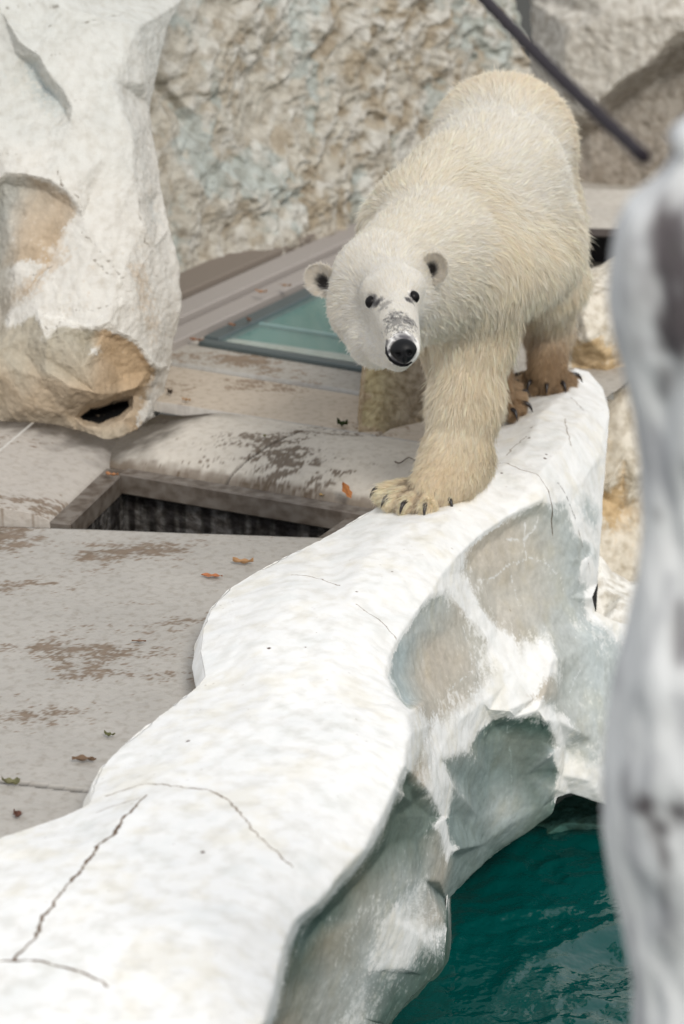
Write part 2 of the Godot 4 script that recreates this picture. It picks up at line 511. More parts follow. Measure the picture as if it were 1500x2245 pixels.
func make_ledge() -> void:
	var o_ := -0.02
	var pts := [
		# outline: far tip, then the inner edge towards the viewer
		[1262, 806, -0.02], [1180, 850, o_], [1120, 905, o_], [1080, 950, o_], [1000, 1008, o_], [905, 1068, o_], [820, 1114, o_], [760, 1150, -0.03], [700, 1184, -0.03], [640, 1212, -0.03], [560, 1254, -0.03], [503, 1288, -0.03],
		[464, 1330, -0.03], [444, 1378, -0.03], [438, 1430, -0.03], [448, 1482, -0.03], [428, 1507, -0.03], [345, 1572, -0.03], [270, 1632, -0.03], [222, 1680, -0.03], [204, 1720, -0.03], [195, 1765, -0.03], [120, 1795, -0.03], [0, 1835, -0.03], [-150, 1895, -0.03], [-420, 2010, -0.03],
		# round below the frame to the lower edge above the water
		[-420, 2500, 0.0], [-100, 2700, 0.0], [300, 2750, -0.05], [640, 2700, 6.2], [760, 2400, 6.55, 0, 1, 0], [850, 2250, 6.95, 0, 1, 0], [905, 2185, 7.05, 0, 1, 0], [975, 2116, 7.2, 0, 0.6, 0], [979, 2040, 7.3, 0, 0.3, 0], [980, 1976, 7.62, 0, 1, 0.3], [1005, 1948, 7.7, 0, 1, 0.2], [1045, 1908, 7.82, 0, 1, 0.2], [1090, 1868, 7.92, 0, 1, 0.1], [1150, 1830, 7.98, 0, 1, 0.1], [1212, 1784, 8.02, 0, 0.8, 0], [1222, 1748, 8.05, 0, 0.2, 0], [1250, 1740, 8.12], [1330, 1766, 8.2], [1420, 1790, 8.3], [1600, 1800, 8.5],
		[1600, 1400, 8.6], [1480, 1385, 8.5], [1400, 1375, 8.4], [1350, 1362, 8.32], [1306, 1340, 8.3], [1310, 1280, 8.35], [1316, 1200, 8.42], [1322, 1100, 8.5], [1329, 1000, 8.6], [1337, 900, 8.85], [1322, 848, -0.05], [1292, 815, -0.03],
	]
	var rim := pts.size()
	pts += [
		# the walked-on top, slightly domed
		[1255, 850, 0.01], [1290, 900, 0.0], [1190, 900, 0.03], [1150, 980, 0.03], [1250, 960, 0.02], [1080, 1040, 0.03], [1000, 1110, 0.03], [900, 1150, 0.03], [1180, 1040, 0.02], [800, 1220, 0.03], [950, 1190, 0.02], [640, 1300, 0.03], [760, 1330, 0.04], [880, 1260, 0.02],
		[560, 1420, 0.03], [720, 1450, 0.04], [800, 1400, 0.02], [600, 1540, 0.03], [760, 1560, 0.03], [430, 1640, 0.03], [620, 1700, 0.05], [800, 1660, 0.03], [330, 1740, 0.03], [520, 1830, 0.05], [700, 1820, 0.03], [180, 1870, 0.03], [380, 1960, 0.05], [580, 1990, 0.03], [0, 2000, 0.03], [200, 2120, 0.05], [430, 2150, 0.04], [-200, 2200, 0.03], [0, 2400, 0.04], [300, 2400, 0.03], [500, 2200, 0.02],
		# crest above the pool, from near to far
		[530, 2330, -0.02], [585, 2240, -0.02], [603, 2165, -0.02], [622, 2080, -0.02], [650, 2020, -0.02], [700, 1978, -0.02], [750, 1920, -0.02], [800, 1862, -0.02], [835, 1800, -0.02], [868, 1730, -0.02], [888, 1680, -0.02], [898, 1610, -0.02], [896, 1565, -0.02], [862, 1525, -0.02], [845, 1485, -0.02], [852, 1440, -0.02], [872, 1398, -0.02], [905, 1350, -0.02], [940, 1304, -0.02], [965, 1262, -0.02], [1005, 1215, -0.02], [1060, 1165, -0.02], [1120, 1125, -0.02], [1190, 1092, -0.02], [1212, 1064, -0.02],
		# the big tan facet
		[1115, 1160, 7.92, 1, 0, 0.4], [1180, 1125, 8.02, 0.5, 0.2, 0.8], [1230, 1150, 8.12, 0.3, 0.3, 0.9], [1055, 1205, 7.78, 0.9, 0, 0.3], [1020, 1250, 7.66, 0.25, 0, 0.2], [1090, 1240, 7.84, 1, 0, 0.4], [1170, 1210, 8.0, 0.9, 0.1, 0.6], [1250, 1225, 8.14, 0.2, 0.3, 0.9], [1090, 1310, 7.84, 0.8, 0, 0.5], [1170, 1300, 7.98, 0.9, 0.1, 0.7], [1245, 1310, 8.12, 0.2, 0.1, 0.8], [1130, 1360, 7.86, 0.5, 0, 0.3], [1200, 1372, 7.98, 0.2, 0, 0.4], [1275, 1370, 8.16, 0.1, 0, 0.6],
		# white strip right of it, running down the far edge
		[1240, 1085, 8.17], [1262, 1150, 8.2], [1285, 1230, 8.22], [1298, 1310, 8.24], [1275, 1060, 8.3, 0, 0, 0.15], [1300, 1130, 8.36, 0.1, 0, 0.6], [1302, 1210, 8.32, 0.1, 0, 0.5], [1312, 1000, 8.5, 0, 0, 0.2],
		# left tan facet, scooped
		[945, 1335, 7.36, 0.3, 0.2, 0.7], [915, 1380, 7.22, 0.3, 0.2, 0.9], [880, 1440, 7.06, 0, 0.4, 0.9], [872, 1490, 6.98, 0, 0.3, 0.9], [892, 1535, 6.98, 0, 0.2, 0.7], [940, 1420, 7.33, 1, 0, 0.3], [930, 1480, 7.23, 0.9, 0, 0.3], [935, 1535, 7.15, 0.6, 0, 0.3], [990, 1380, 7.51, 0.8, 0.1, 0.5], [1000, 1450, 7.49, 0.9, 0, 0.3], [985, 1520, 7.38, 0.5, 0, 0.2], [1040, 1400, 7.64, 0.5, 0.1, 0.4], [1050, 1470, 7.61, 0.3, 0, 0.3], [1010, 1340, 7.58, 0.4, 0, 0.2],
		# the white ridge between the two, and the white shoulder below
		[985, 1290, 7.5], [1035, 1345, 7.66], [1085, 1405, 7.75], [1140, 1470, 7.78], [1175, 1480, 7.8], [1212, 1448, 7.88], [1172, 1530, 7.78, 0.3, 0, 0.1], [1105, 1500, 7.7], [1060, 1540, 7.58, 0.1, 0, 0.05], [1005, 1580, 7.38, 0.1, 0, 0.1], [945, 1590, 7.12, 0.25, 0, 0.15], [925, 1640, 6.86, 0.2, 0, 0.2], [960, 1660, 7.1, 0.1, 0, 0.1], [1120, 1560, 7.68],
		# tongue that hangs down in the middle
		[912, 1700, 6.75, 0.5, 0, 0.1], [948, 1738, 6.92, 0.1, 0, 0.1], [968, 1800, 7.05], [984, 1868, 7.3], [990, 1720, 7.32, 0.1, 0, 0.2], [978, 1790, 7.28], [1022, 1640, 7.45, 0.1, 0, 0.1], [1040, 1605, 7.54],
		[1075, 1556, 7.62], [1120, 1554, 7.68], [1180, 1556, 7.77], [1085, 1594, 7.71, 0, 1, 0.1], [1140, 1592, 7.77, 0, 1, 0], [1188, 1600, 7.84, 0, 1, 0], [1226, 1580, 7.9], [1230, 1640, 7.97, 0.1, 0, 0], [1233, 1700, 8.03],
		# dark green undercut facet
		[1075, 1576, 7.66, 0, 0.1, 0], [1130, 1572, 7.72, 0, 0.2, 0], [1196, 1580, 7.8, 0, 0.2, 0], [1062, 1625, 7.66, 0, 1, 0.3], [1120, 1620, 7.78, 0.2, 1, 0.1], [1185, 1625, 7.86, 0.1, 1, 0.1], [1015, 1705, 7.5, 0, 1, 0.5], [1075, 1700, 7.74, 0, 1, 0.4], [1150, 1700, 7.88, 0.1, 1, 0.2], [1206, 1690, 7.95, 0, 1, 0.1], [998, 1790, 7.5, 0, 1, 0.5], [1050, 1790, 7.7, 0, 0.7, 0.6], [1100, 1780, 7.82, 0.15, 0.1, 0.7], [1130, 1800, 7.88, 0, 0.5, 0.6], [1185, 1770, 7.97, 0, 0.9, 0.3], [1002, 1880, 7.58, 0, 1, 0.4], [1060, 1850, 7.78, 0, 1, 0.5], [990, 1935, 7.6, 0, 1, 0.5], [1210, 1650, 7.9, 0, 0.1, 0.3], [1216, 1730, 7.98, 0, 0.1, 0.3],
		# right-hand facets running behind the pillar
		[1210, 1580, 7.85], [1196, 1515, 7.8, 0.5, 0, 0.2], [1240, 1440, 7.98, 0.3, 0.1, 0.8], [1290, 1410, 8.1, 0.1, 0.1, 0.9], [1240, 1530, 8.0, 0.3, 0.1, 0.7], [1300, 1500, 8.1, 0.1, 0, 0.9], [1350, 1450, 8.25, 0.1, 0, 0.7], [1240, 1640, 8.05, 0.1, 0, 0.35], [1300, 1620, 8.08, 0.2, 0, 0.7], [1360, 1580, 8.2, 0.1, 0, 0.6], [1290, 1710, 8.1], [1380, 1700, 8.22, 0, 0, 0.2], [1480, 1600, 8.4, 0, 0, 0.5],
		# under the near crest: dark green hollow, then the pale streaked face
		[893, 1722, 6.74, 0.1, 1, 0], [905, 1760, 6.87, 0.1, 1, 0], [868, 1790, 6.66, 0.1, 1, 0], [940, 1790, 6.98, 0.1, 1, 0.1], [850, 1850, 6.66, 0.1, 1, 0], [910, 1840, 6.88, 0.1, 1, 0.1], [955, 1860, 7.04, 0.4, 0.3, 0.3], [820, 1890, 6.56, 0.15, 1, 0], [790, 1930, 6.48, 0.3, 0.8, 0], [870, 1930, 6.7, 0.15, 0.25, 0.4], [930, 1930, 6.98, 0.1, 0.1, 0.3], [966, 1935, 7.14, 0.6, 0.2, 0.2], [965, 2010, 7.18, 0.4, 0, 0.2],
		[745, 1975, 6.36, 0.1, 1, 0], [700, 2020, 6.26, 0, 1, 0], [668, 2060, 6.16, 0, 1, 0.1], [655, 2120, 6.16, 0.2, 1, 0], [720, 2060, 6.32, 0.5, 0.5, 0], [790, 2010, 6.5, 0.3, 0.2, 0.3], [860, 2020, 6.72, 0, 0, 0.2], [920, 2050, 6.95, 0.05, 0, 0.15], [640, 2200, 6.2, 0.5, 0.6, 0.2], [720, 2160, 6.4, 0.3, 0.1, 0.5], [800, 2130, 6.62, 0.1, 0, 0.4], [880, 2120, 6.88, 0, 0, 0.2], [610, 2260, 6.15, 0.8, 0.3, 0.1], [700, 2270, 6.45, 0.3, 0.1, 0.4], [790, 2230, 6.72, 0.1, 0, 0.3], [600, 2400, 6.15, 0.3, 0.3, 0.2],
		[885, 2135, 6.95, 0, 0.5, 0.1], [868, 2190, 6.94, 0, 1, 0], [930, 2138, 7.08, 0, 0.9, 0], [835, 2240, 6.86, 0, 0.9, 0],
	]
	var under := PackedInt32Array(range(29, 46))
	var inner := PackedInt32Array(range(0, 27))
	var far_side := PackedInt32Array(range(50, 58))
	far_side.append(0)
	var r := rock(pts, rim, [
		[under, [Vector3(0, -0.02, -0.10), Vector3(0.02, -0.06, -0.40), Vector3(0.05, -0.6, -0.5)]],
		[inner, [Vector3(-0.022, -0.05, -0.012), Vector3(-0.012, -0.09, -0.01), Vector3(0.0, -0.3, 0.0)]],
		[far_side, [Vector3(0.0, -0.06, -0.08), Vector3(-0.05, -0.35, -0.15), Vector3(-0.1, -0.9, -0.15)]],
	], 5, 3, [5.0, 1.7, 0.8, 5.0, 22.0, 9.0], 3)
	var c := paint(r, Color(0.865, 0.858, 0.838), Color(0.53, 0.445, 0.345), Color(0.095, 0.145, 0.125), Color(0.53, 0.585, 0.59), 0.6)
	# pale veins that run over the facets, and a crack by the far edge
	c = score(r, c, [[1150, 1148], [1148, 1190], [1155, 1225], [1110, 1240], [1090, 1262], [1060, 1275]], 0.004, Color(0.72, 0.72, 0.70), 0.0)
	c = score(r, c, [[1155, 1225], [1195, 1232], [1225, 1262], [1238, 1300]], 0.003, Color(0.72, 0.73, 0.72), 0.0)
	c = score(r, c, [[1185, 1130], [1172, 1160], [1150, 1185], [1112, 1182]], 0.004, Color(0.70, 0.70, 0.68), 0.0)
	c = score(r, c, [[1120, 1262], [1130, 1300], [1142, 1330]], 0.0025, Color(0.70, 0.70, 0.68), 0.0)
	c = score(r, c, [[1015, 1370], [1030, 1420], [1035, 1470], [985, 1515], [930, 1560]], 0.003, Color(0.74, 0.74, 0.72), 0.0)
	c = score(r, c, [[1060, 1610], [1115, 1590], [1120, 1650], [1122, 1740]], 0.003, Color(0.30, 0.36, 0.33), 0.0)
	c = score(r, c, [[1262, 1395], [1270, 1470], [1250, 1520]], 0.003, Color(0.72, 0.74, 0.74), 0.0)
	c = score(r, c, [[1222, 1058], [1252, 1110], [1275, 1180], [1292, 1250]], 0.0035, Color(0.22, 0.21, 0.20), 0.004)
	var v: PackedVector3Array = r[0]
	var uv := PackedVector2Array()
	uv.resize(v.size())
	for i in v.size():   # a green algae band just above the water
		var wet := smoothstep(-0.88, -1.04, v[i].y + 0.10 * noise_a.get_noise_3dv(v[i] * 7.0) + 0.05 * noise_b.get_noise_3dv(v[i] * 30.0))
		c[i] = c[i].lerp(Color(0.045, 0.085, 0.065), 0.75 * wet)
	for i in v.size():   # faint cream and grey stains on the trodden top
		var st := noise_a.get_noise_3dv(v[i] * Vector3(4, 4, 4)) + 0.5 * noise_b.get_noise_3dv(v[i] * 15.0)
		c[i] = c[i].lerp(c[i] * Color(0.97, 0.95, 0.90), smoothstep(0.05, 0.6, st)).lerp(c[i] * Color(0.945, 0.955, 0.955), smoothstep(0.05, 0.6, -st))
	for i in v.size(): uv[i] = Vector2((v[i].x + 1.3) / 2.6, (v[i].z + 9.6) / 5.6)
	var m := StandardMaterial3D.new()
	m.vertex_color_use_as_albedo = true
	m.roughness = 0.85
	m.metallic_specular = 0.25
	m.albedo_texture = ImageTexture.create_from_image(crack_image())
	m.texture_repeat = true
	m.uv2_triplanar = true
	m.uv2_world_triplanar = true
	m.uv2_scale = Vector3.ONE * 1.7
	m.detail_enabled = true
	m.detail_uv_layer = BaseMaterial3D.DETAIL_UV_2
	m.detail_blend_mode = BaseMaterial3D.BLEND_MODE_MUL
	m.detail_albedo = noise_tex(51, 0.008, 1024, false, ramp([[0.0, Color(0.92, 0.915, 0.90)], [0.40, Color(0.98, 0.977, 0.97)], [0.55, Color(1, 1, 1)], [1.0, Color(1, 1, 1)]]), 7)
	var o := obj("rock_ledge", build(v, r[1], c, uv), m)
	tag(o, "long white painted artificial rock ledge that the bear walks along above the pool", "rock ledge")

func crack_image() -> Image:
	var w := 1024
	var h := 2048
	var im := Image.create(w, h, false, Image.FORMAT_RGB8)
	im.fill(Color.WHITE)
	rng.seed = 5
	# px, py polylines on the top of the ledge, and a width in metres
	var lines := [
		[0.0075, [[322, 1748], [300, 1772], [285, 1790], [265, 1812], [250, 1835], [215, 1862], [203, 1885], [180, 1920], [150, 1955], [115, 2005], [92, 2030], [80, 2072], [62, 2090], [38, 2110], [30, 2122]]],
		[0.006, [[-10, 2120], [30, 2122], [75, 2128], [120, 2142], [180, 2160], [240, 2190]]],
		[0.0028, [[230, 1715], [330, 1720], [400, 1738], [460, 1750], [500, 1775], [530, 1815], [560, 1850], [640, 1910]]],
		[0.0025, [[210, 1755], [260, 1752], [310, 1752]]],
		[0.002, [[780, 1335], [830, 1350], [870, 1370]]],
		[0.003, [[1085, 1018], [1115, 1022], [1140, 1032], [1190, 1042], [1215, 1052]]],
		[0.002, [[1112, 998], [1125, 980], [1155, 958]]],
		[0.002, [[1238, 915], [1243, 945], [1250, 965]]],
		[0.002, [[1250, 865], [1268, 880], [1280, 890]]],
		[0.002, [[640, 1250], [700, 1262], [745, 1285]]],
	]
	for l in lines:
		var p: Array = l[1]
		for i in p.size() - 1:
			var a := on(p[i][0], p[i][1], 0.02)
			var b := on(p[i + 1][0], p[i + 1][1], 0.02)
			var n := int(a.distance_to(b) / 0.0012) + 1
			for k in n:
				var q := a.lerp(b, float(k) / n)
				q += Vector3(noise_b.get_noise_3dv(q * 30.0), 0, noise_a.get_noise_3dv(q * 30.0)) * 0.006
				var wide: float = l[0] * (0.2 + 1.3 * absf(noise_b.get_noise_3dv(q * 12.0 + Vector3(3, 0, 0))) + 0.2 * rng.randf())
				dab(im, (q.x + 1.3) / 2.6 * w, (q.z + 9.6) / 5.6 * h, wide / 2.6 * w * 0.5, Color(0.44, 0.37, 0.31), 0.9)
	# small dark droppings and specks
	for s in [[590, 1422, 0.004], [412, 1616, 0.004], [782, 1302, 0.0022], [1010, 1336, 0.003], [1190, 1180, 0.003], [860, 1250, 0.002], [1195, 1000, 0.004], [1198, 992, 0.003], [1160, 958, 0.004], [1100, 1035, 0.003], [1060, 1050, 0.0025], [670, 1424, 0.002], [445, 1885, 0.004], [1165, 935, 0.003]]:
		var q := on(s[0], s[1], 0.03)
		dab(im, (q.x + 1.3) / 2.6 * w, (q.z + 9.6) / 5.6 * h, s[2] / 2.6 * w, Color(0.25, 0.17, 0.14), 1.0)
	for i in 900:
		var x := rng.randf() * w
		var y := rng.randf() * h
		dab(im, x, y, 0.5 + rng.randf() * 0.4, Color(0.55, 0.5, 0.45), 0.5 * rng.randf())
	return im

func dab(im: Image, x: float, y: float, r: float, c: Color, strength: float) -> void:
	for j in range(int(y - r - 1), int(y + r + 2)):
		for i in range(int(x - r - 1), int(x + r + 2)):
			if i < 0 or j < 0 or i >= im.get_width() or j >= im.get_height(): continue
			var k := clampf(r + 0.5 - Vector2(i + 0.5 - x, j + 0.5 - y).length(), 0, 1) * strength
			if k > 0:
				var was := im.get_pixel(i, j)
				var new := was.lerp(c, k)
				if new.g < was.g: im.set_pixel(i, j, new)

func make_walls() -> void:
	# the rough wall behind: leans back, coarse slanting relief
	var start := Vector3(-0.58, FLOOR, -10.0)
	var dir := Vector3(0.69, 0, -0.724).normalized()
	var out := Vector3(0.724, 0, 0.69).normalized()
	var f := func(u: float, t: float) -> Array:
		var s := lerpf(-1.7, 2.05, u)
		var hgt := lerpf(-0.1, 2.6, t * t * 0.45 + t * 0.55)
		var p := start + dir * s + Vector3.UP * hgt - out * (hgt * 0.22)
		# relief slants up to the right: the noise is stretched along that slant
		var q := Vector3(s * 0.74 + hgt * 0.67, -s * 0.67 + hgt * 0.74, 0)
		var wa := noise_a.get_noise_3dv(q * 3.0 + Vector3(9, 2, 7)) * 0.10
		var big := noise_a.get_noise_3dv(Vector3(q.x * 1.2, q.y * 1.6, 4.0))
		var rid := noise_r.get_noise_3dv(Vector3((q.x + wa) * 1.9, (q.y + wa) * 4.6, 1.0))
		var lump := noise_b.get_noise_3dv(Vector3((q.x + wa) * 6.0, (q.y + wa) * 12.0, 2.0))
		var fine := noise_b.get_noise_3dv(Vector3(q.x * 26.0, q.y * 34.0, 6.0))
		var coarse := 0.12 + 0.88 * smoothstep(-0.2, 0.75, s - hgt * 0.25 + big * 0.5)
		var d := big * 0.10 + (rid * 0.050 + lump * 0.020) * coarse + fine * (0.006 + 0.010 * coarse)
		# a long scar near the boulder
		var scar := absf((s - 0.02) * 0.75 + (hgt - 0.78) * 0.66 + noise_b.get_noise_3dv(q * 6.0) * 0.04)
		var along := (s - 0.02) * 0.66 - (hgt - 0.78) * 0.75
		d -= 0.05 * smoothstep(0.045, 0.0, scar) * smoothstep(0.32, 0.2, absf(along))
		p += out * d
		var col := Color(0.50, 0.472, 0.41)
		var n := noise_a.get_noise_3dv(q * 5.0 + Vector3(1, 8, 3))
		var n2 := noise_b.get_noise_3dv(q * 14.0 + Vector3(4, 4, 4))
		var brown := smoothstep(-0.02, 0.38, n * 0.6 + n2 * 0.4 - lump * 0.5 + 0.14 * coarse - 0.06)
		col = col.lerp(Color(0.385, 0.33, 0.25), brown * (0.35 + 0.65 * coarse))
		var blue := noise_a.get_noise_3dv(q * 2.4 + Vector3(30, 8, 3)) + n2 * 0.25
		col = col.lerp(Color(0.42, 0.475, 0.46), 0.7 * smoothstep(0.12, 0.32, blue))
		col = col.lerp(Color(0.60, 0.585, 0.54), 0.8 * smoothstep(0.02, 0.35, lump * 0.8 + n2 * 0.25))
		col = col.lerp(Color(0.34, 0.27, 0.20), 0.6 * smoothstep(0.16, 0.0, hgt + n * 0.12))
		return [p, col]
	var m := stone(1.3, ramp([[0.0, Color(0.72, 0.7, 0.67)], [0.42, Color(0.9, 0.89, 0.88)], [0.6, Color(1, 1, 1)], [1.0, Color(1, 1, 1)]]), 0.6, 61)
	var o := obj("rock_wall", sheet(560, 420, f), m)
	tag(o, "rough grey and tan artificial rock wall standing behind the bear", "rock wall")

	# paler rock right of the cleft
	var pts := [
		[1166, -150, 11.95], [1164, 0, 12.0], [1168, 80, 12.05], [1162, 150, 12.1], [1175, 230, 12.1], [1200, 330, 12.08], [1215, 420, 12.05], [1240, 520, 12.1], [1420, 520, 11.9], [1700, 480, 11.6], [2100, 480, 11.2], [2100, -150, 11.0], [1650, -200, 11.5], [1350, -200, 11.8],
		[1250, 60, 11.62], [1340, 40, 11.5], [1440, 30, 11.4], [1230, 160, 11.68], [1330, 150, 11.55], [1410, 110, 11.46], [1480, 70, 11.4], [1600, 30, 11.3], [1240, 250, 11.75], [1280, 250, 11.62, 0, 0, 0.1], [1350, 185, 11.52, 0, 0, 0.2], [1430, 130, 11.45, 0.2, 0, 0.3], [1540, 70, 11.34, 0.1, 0, 0.4],
		[1290, 300, 11.86, 0.8, 0.2, 0.4], [1360, 230, 11.8, 0.8, 0.2, 0.6], [1450, 170, 11.72, 0.7, 0.3, 0.5], [1560, 120, 11.6, 0.7, 0.2, 0.5], [1300, 370, 11.85, 1, 0.1, 0.3], [1400, 330, 11.78, 0.9, 0.1, 0.5], [1480, 290, 11.7, 0.9, 0.1, 0.5], [1700, 240, 11.4, 0.8, 0.1, 0.5],
	]
	var r := rock(pts, 14, [[PackedInt32Array([0, 1, 2, 3, 4, 5, 6, 7]), [Vector3(0.03, 0, -0.2), Vector3(0.2, 0, -0.6)]]], 5, 2, [16.0, 7.0, 4.0, 4.0, 16.0, 5.0], 8)
	var c := paint(r, Color(0.62, 0.59, 0.53), Color(0.38, 0.31, 0.24), Color(0.28, 0.31, 0.29), Color(0.45, 0.45, 0.43), 0.7)
	o = obj("rock_wall", build(r[0], r[1], c), m)
	tag(o, "paler rock with a brown slanting overhang right of the cleft in the wall", "rock wall")

func make_boulder() -> void:
	var pts := [
		[440, -120, 9.9], [400, 0, 9.750], [365, 70, 9.600], [345, 150, 9.500], [330, 235, 9.420], [333, 290, 9.360], [346, 345, 9.300], [352, 420, 9.220], [372, 500, 9.160], [392, 575, 9.120], [397, 640, 9.100], [395, 690, 9.100], [380, 745, 9.120], [376, 800, 9.140], [362, 850, 9.160], [360, 885, 9.180], [345, 918, 9.140], [300, 940, 8.900, 0.5, 0, 0], [262, 958, 8.820, 0.8, 0.4, 0.3], [228, 966, 8.800, 0.8, 0.5, 0.3], [170, 952, 8.850, 0.9, 0.3, 0.3], [100, 942, 8.880, 0.9, 0.3, 0.3], [0, 928, 8.920, 0.9, 0.3, 0.3], [-150, 905, 9.000], [-420, 880, 9.100],
		[-420, 300, 9.000], [-420, -150, 9.3], [0, -200, 9.35],
	]
	var rim := pts.size()
	pts += [
		# upper face
		[300, 60, 9.300], [250, 180, 9.120], [200, 60, 9.200], [100, 30, 9.180], [0, 20, 9.150], [290, 300, 9.050], [240, 330, 8.980], [320, 420, 9.050, 0, 0, 0.2], [200, 430, 8.920], [-150, 50, 9.200], [315, 180, 9.280], [292, 400, 8.980], [306, 445, 8.970], [316, 500, 8.940], [338, 540, 8.980], [318, 395, 9.080, 0, 0, 0.35], [332, 450, 9.120, 0, 0, 0.35], [345, 510, 9.090, 0, 0, 0.25], [250, 450, 8.900], [150, 20, 9.170], [60, 60, 9.150],
		# upper left scoop
		[45, 92, 9.060], [85, 120, 9.050], [110, 165, 9.040], [140, 195, 9.020], [160, 235, 9.000], [155, 275, 8.980], [140, 310, 8.960], [90, 350, 8.930], [30, 345, 8.920],
		[35, 120, 9.120, 0, 0, 0.3], [75, 150, 9.140, 0, 0, 0.5], [98, 190, 9.140, 0, 0, 0.5], [125, 215, 9.100, 0, 0, 0.5], [142, 245, 9.060, 0, 0, 0.4], [80, 230, 9.080, 0, 0, 0.25], [20, 210, 9.100], [110, 290, 9.000], [40, 300, 8.980], [-60, 200, 9.100],
		# lower left scoop, brown, and the dark gap at the frame's edge
		[12, 378, 8.900], [60, 382, 8.880], [110, 392, 8.870], [150, 415, 8.860], [178, 455, 8.860], [182, 480, 8.860], [165, 500, 8.860],
		[40, 410, 8.950, 0.3, 0.2, 0.8], [95, 420, 8.930, 0.9, 0.1, 0.5], [140, 445, 8.910, 1, 0, 0.4], [60, 470, 8.920, 0.9, 0, 0.4], [110, 500, 8.890, 0.9, 0, 0.2], [45, 550, 8.890, 0.7, 0, 0.2], [110, 580, 8.860, 0.4, 0, 0], [60, 640, 8.860, 0.4, 0, 0.1],
		[10, 400, 8.950, 0.2, 0.2, 0.7], [8, 460, 8.990, 0.2, 0.2, 0.9], [25, 520, 8.920, 0.3, 0, 0.4], [34, 590, 8.880], [22, 660, 8.900, 0.3, 0, 0.3], [-10, 480, 9.040, 0.3, 0.3, 0.9], [-10, 600, 9.000, 0.4, 0.2, 0.8], [0, 690, 8.980, 0.4, 0, 0.5], [-200, 550, 9.100, 0.3, 0, 0.6],
		# white belly
		[220, 540, 8.820], [300, 520, 8.920], [345, 560, 9.000, 0, 0, 0.1], [170, 620, 8.800, 0.1, 0, 0], [250, 640, 8.780], [320, 640, 8.900, 0.35, 0, 0], [296, 640, 8.830, 0.1, 0, 0], [345, 620, 8.970], [345, 730, 8.950, 0.3, 0, 0], [372, 700, 9.040], [355, 680, 8.980, 0.15, 0, 0], [200, 700, 8.740], [140, 690, 8.780, 0.15, 0.1, 0], [270, 590, 8.800, 0.1, 0, 0], [300, 600, 8.860, 0.4, 0, 0], [310, 690, 8.840, 0.35, 0, 0],
		# ridge of white above the lower facets
		[212, 716, 8.720], [240, 704, 8.730], [265, 728, 8.760], [300, 744, 8.820], [330, 790, 8.890], [350, 806, 8.960], [80, 676, 8.800], [130, 712, 8.760], [175, 716, 8.750], [20, 706, 8.870], [262, 700, 8.775], [268, 660, 8.785],
		# green grey band
		[60, 736, 8.800, 0.6, 0.7, 0.3], [130, 732, 8.700, 0.5, 0.8, 0.3], [185, 748, 8.775, 0.5, 0.9, 0.3], [0, 764, 8.820, 0.6, 0.6, 0.3], [100, 784, 8.720, 0.6, 0.7, 0.2], [180, 806, 8.685, 0.7, 0.5, 0.2], [-150, 760, 8.950, 0.6, 0.5, 0.3],
		# orange tan facet
		[205, 770, 8.720, 0.1, 0.1, 0], [100, 745, 8.700, 0.15, 0.2, 0.1], [60, 780, 8.800, 0.6, 0.6, 0.2], [228, 735, 8.750, 0.9, 0, 0], [260, 750, 8.800, 1.2, 0, 0], [300, 780, 8.870, 1.2, 0, 0], [325, 815, 8.930, 1.1, 0, 0], [240, 780, 8.800, 1.2, 0, 0], [270, 820, 8.860, 1.2, 0, 0], [300, 850, 8.870, 1, 0, 0], [220, 790, 8.760, 0.7, 0, 0.1], [345, 830, 9.020, 0.1, 0, 0.0],
		# underside
		[30, 806, 8.780, 0.5, 0.6, 0.2], [100, 812, 8.715, 0.5, 0.6, 0.2], [165, 828, 8.715, 0.6, 0.5, 0.1], [0, 820, 8.800, 0.9, 0.2, 0.2], [90, 830, 8.740, 0.9, 0.2, 0.2], [160, 850, 8.690, 0.9, 0.1, 0.2], [210, 862, 8.720, 0.8, 0, 0.1], [260, 862, 8.830, 1, 0, 0.1], [60, 890, 8.800, 0.9, 0.1, 0.2], [140, 905, 8.800, 0.9, 0.1, 0.2], [330, 880, 9.030, 0.1, 0, 0], [318, 850, 8.940, 0.5, 0, 0], [322, 915, 8.930, 0.1, 0, 0],
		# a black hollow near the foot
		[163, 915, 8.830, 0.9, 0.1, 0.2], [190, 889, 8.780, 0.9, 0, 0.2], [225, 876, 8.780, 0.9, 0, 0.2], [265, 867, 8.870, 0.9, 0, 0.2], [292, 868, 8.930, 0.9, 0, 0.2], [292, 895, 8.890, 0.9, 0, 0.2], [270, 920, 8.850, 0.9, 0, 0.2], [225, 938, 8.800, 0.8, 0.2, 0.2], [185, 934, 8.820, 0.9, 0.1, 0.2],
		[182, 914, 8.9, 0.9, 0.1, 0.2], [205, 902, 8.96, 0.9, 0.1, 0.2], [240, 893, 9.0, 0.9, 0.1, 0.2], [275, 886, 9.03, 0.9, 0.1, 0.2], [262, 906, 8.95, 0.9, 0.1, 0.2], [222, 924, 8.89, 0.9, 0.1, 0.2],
		[308, 905, 8.900, 0.3, 0, 0], [270, 940, 8.840, 0.6, 0.2, 0.2],
	]
	var side := PackedInt32Array(range(0, 17))
	var foot := PackedInt32Array(range(16, 25))
	var r := rock(pts, rim, [
		[side, [Vector3(-0.02, 0, -0.10), Vector3(-0.10, 0, -0.30), Vector3(-0.3, 0, -0.75)]],
		[foot, [Vector3(0, -0.05, -0.06), Vector3(0, -0.2, -0.2)]],
	], 5, 2, [8.0, 3.0, 2.5, 5.0, 34.0, 9.0], 21)
	var c := paint(r, Color(0.66, 0.635, 0.585), Color(0.47, 0.345, 0.22), Color(0.40, 0.395, 0.325), Color(0.48, 0.51, 0.50), 0.8)
	var dark := Color(0.22, 0.19, 0.155)
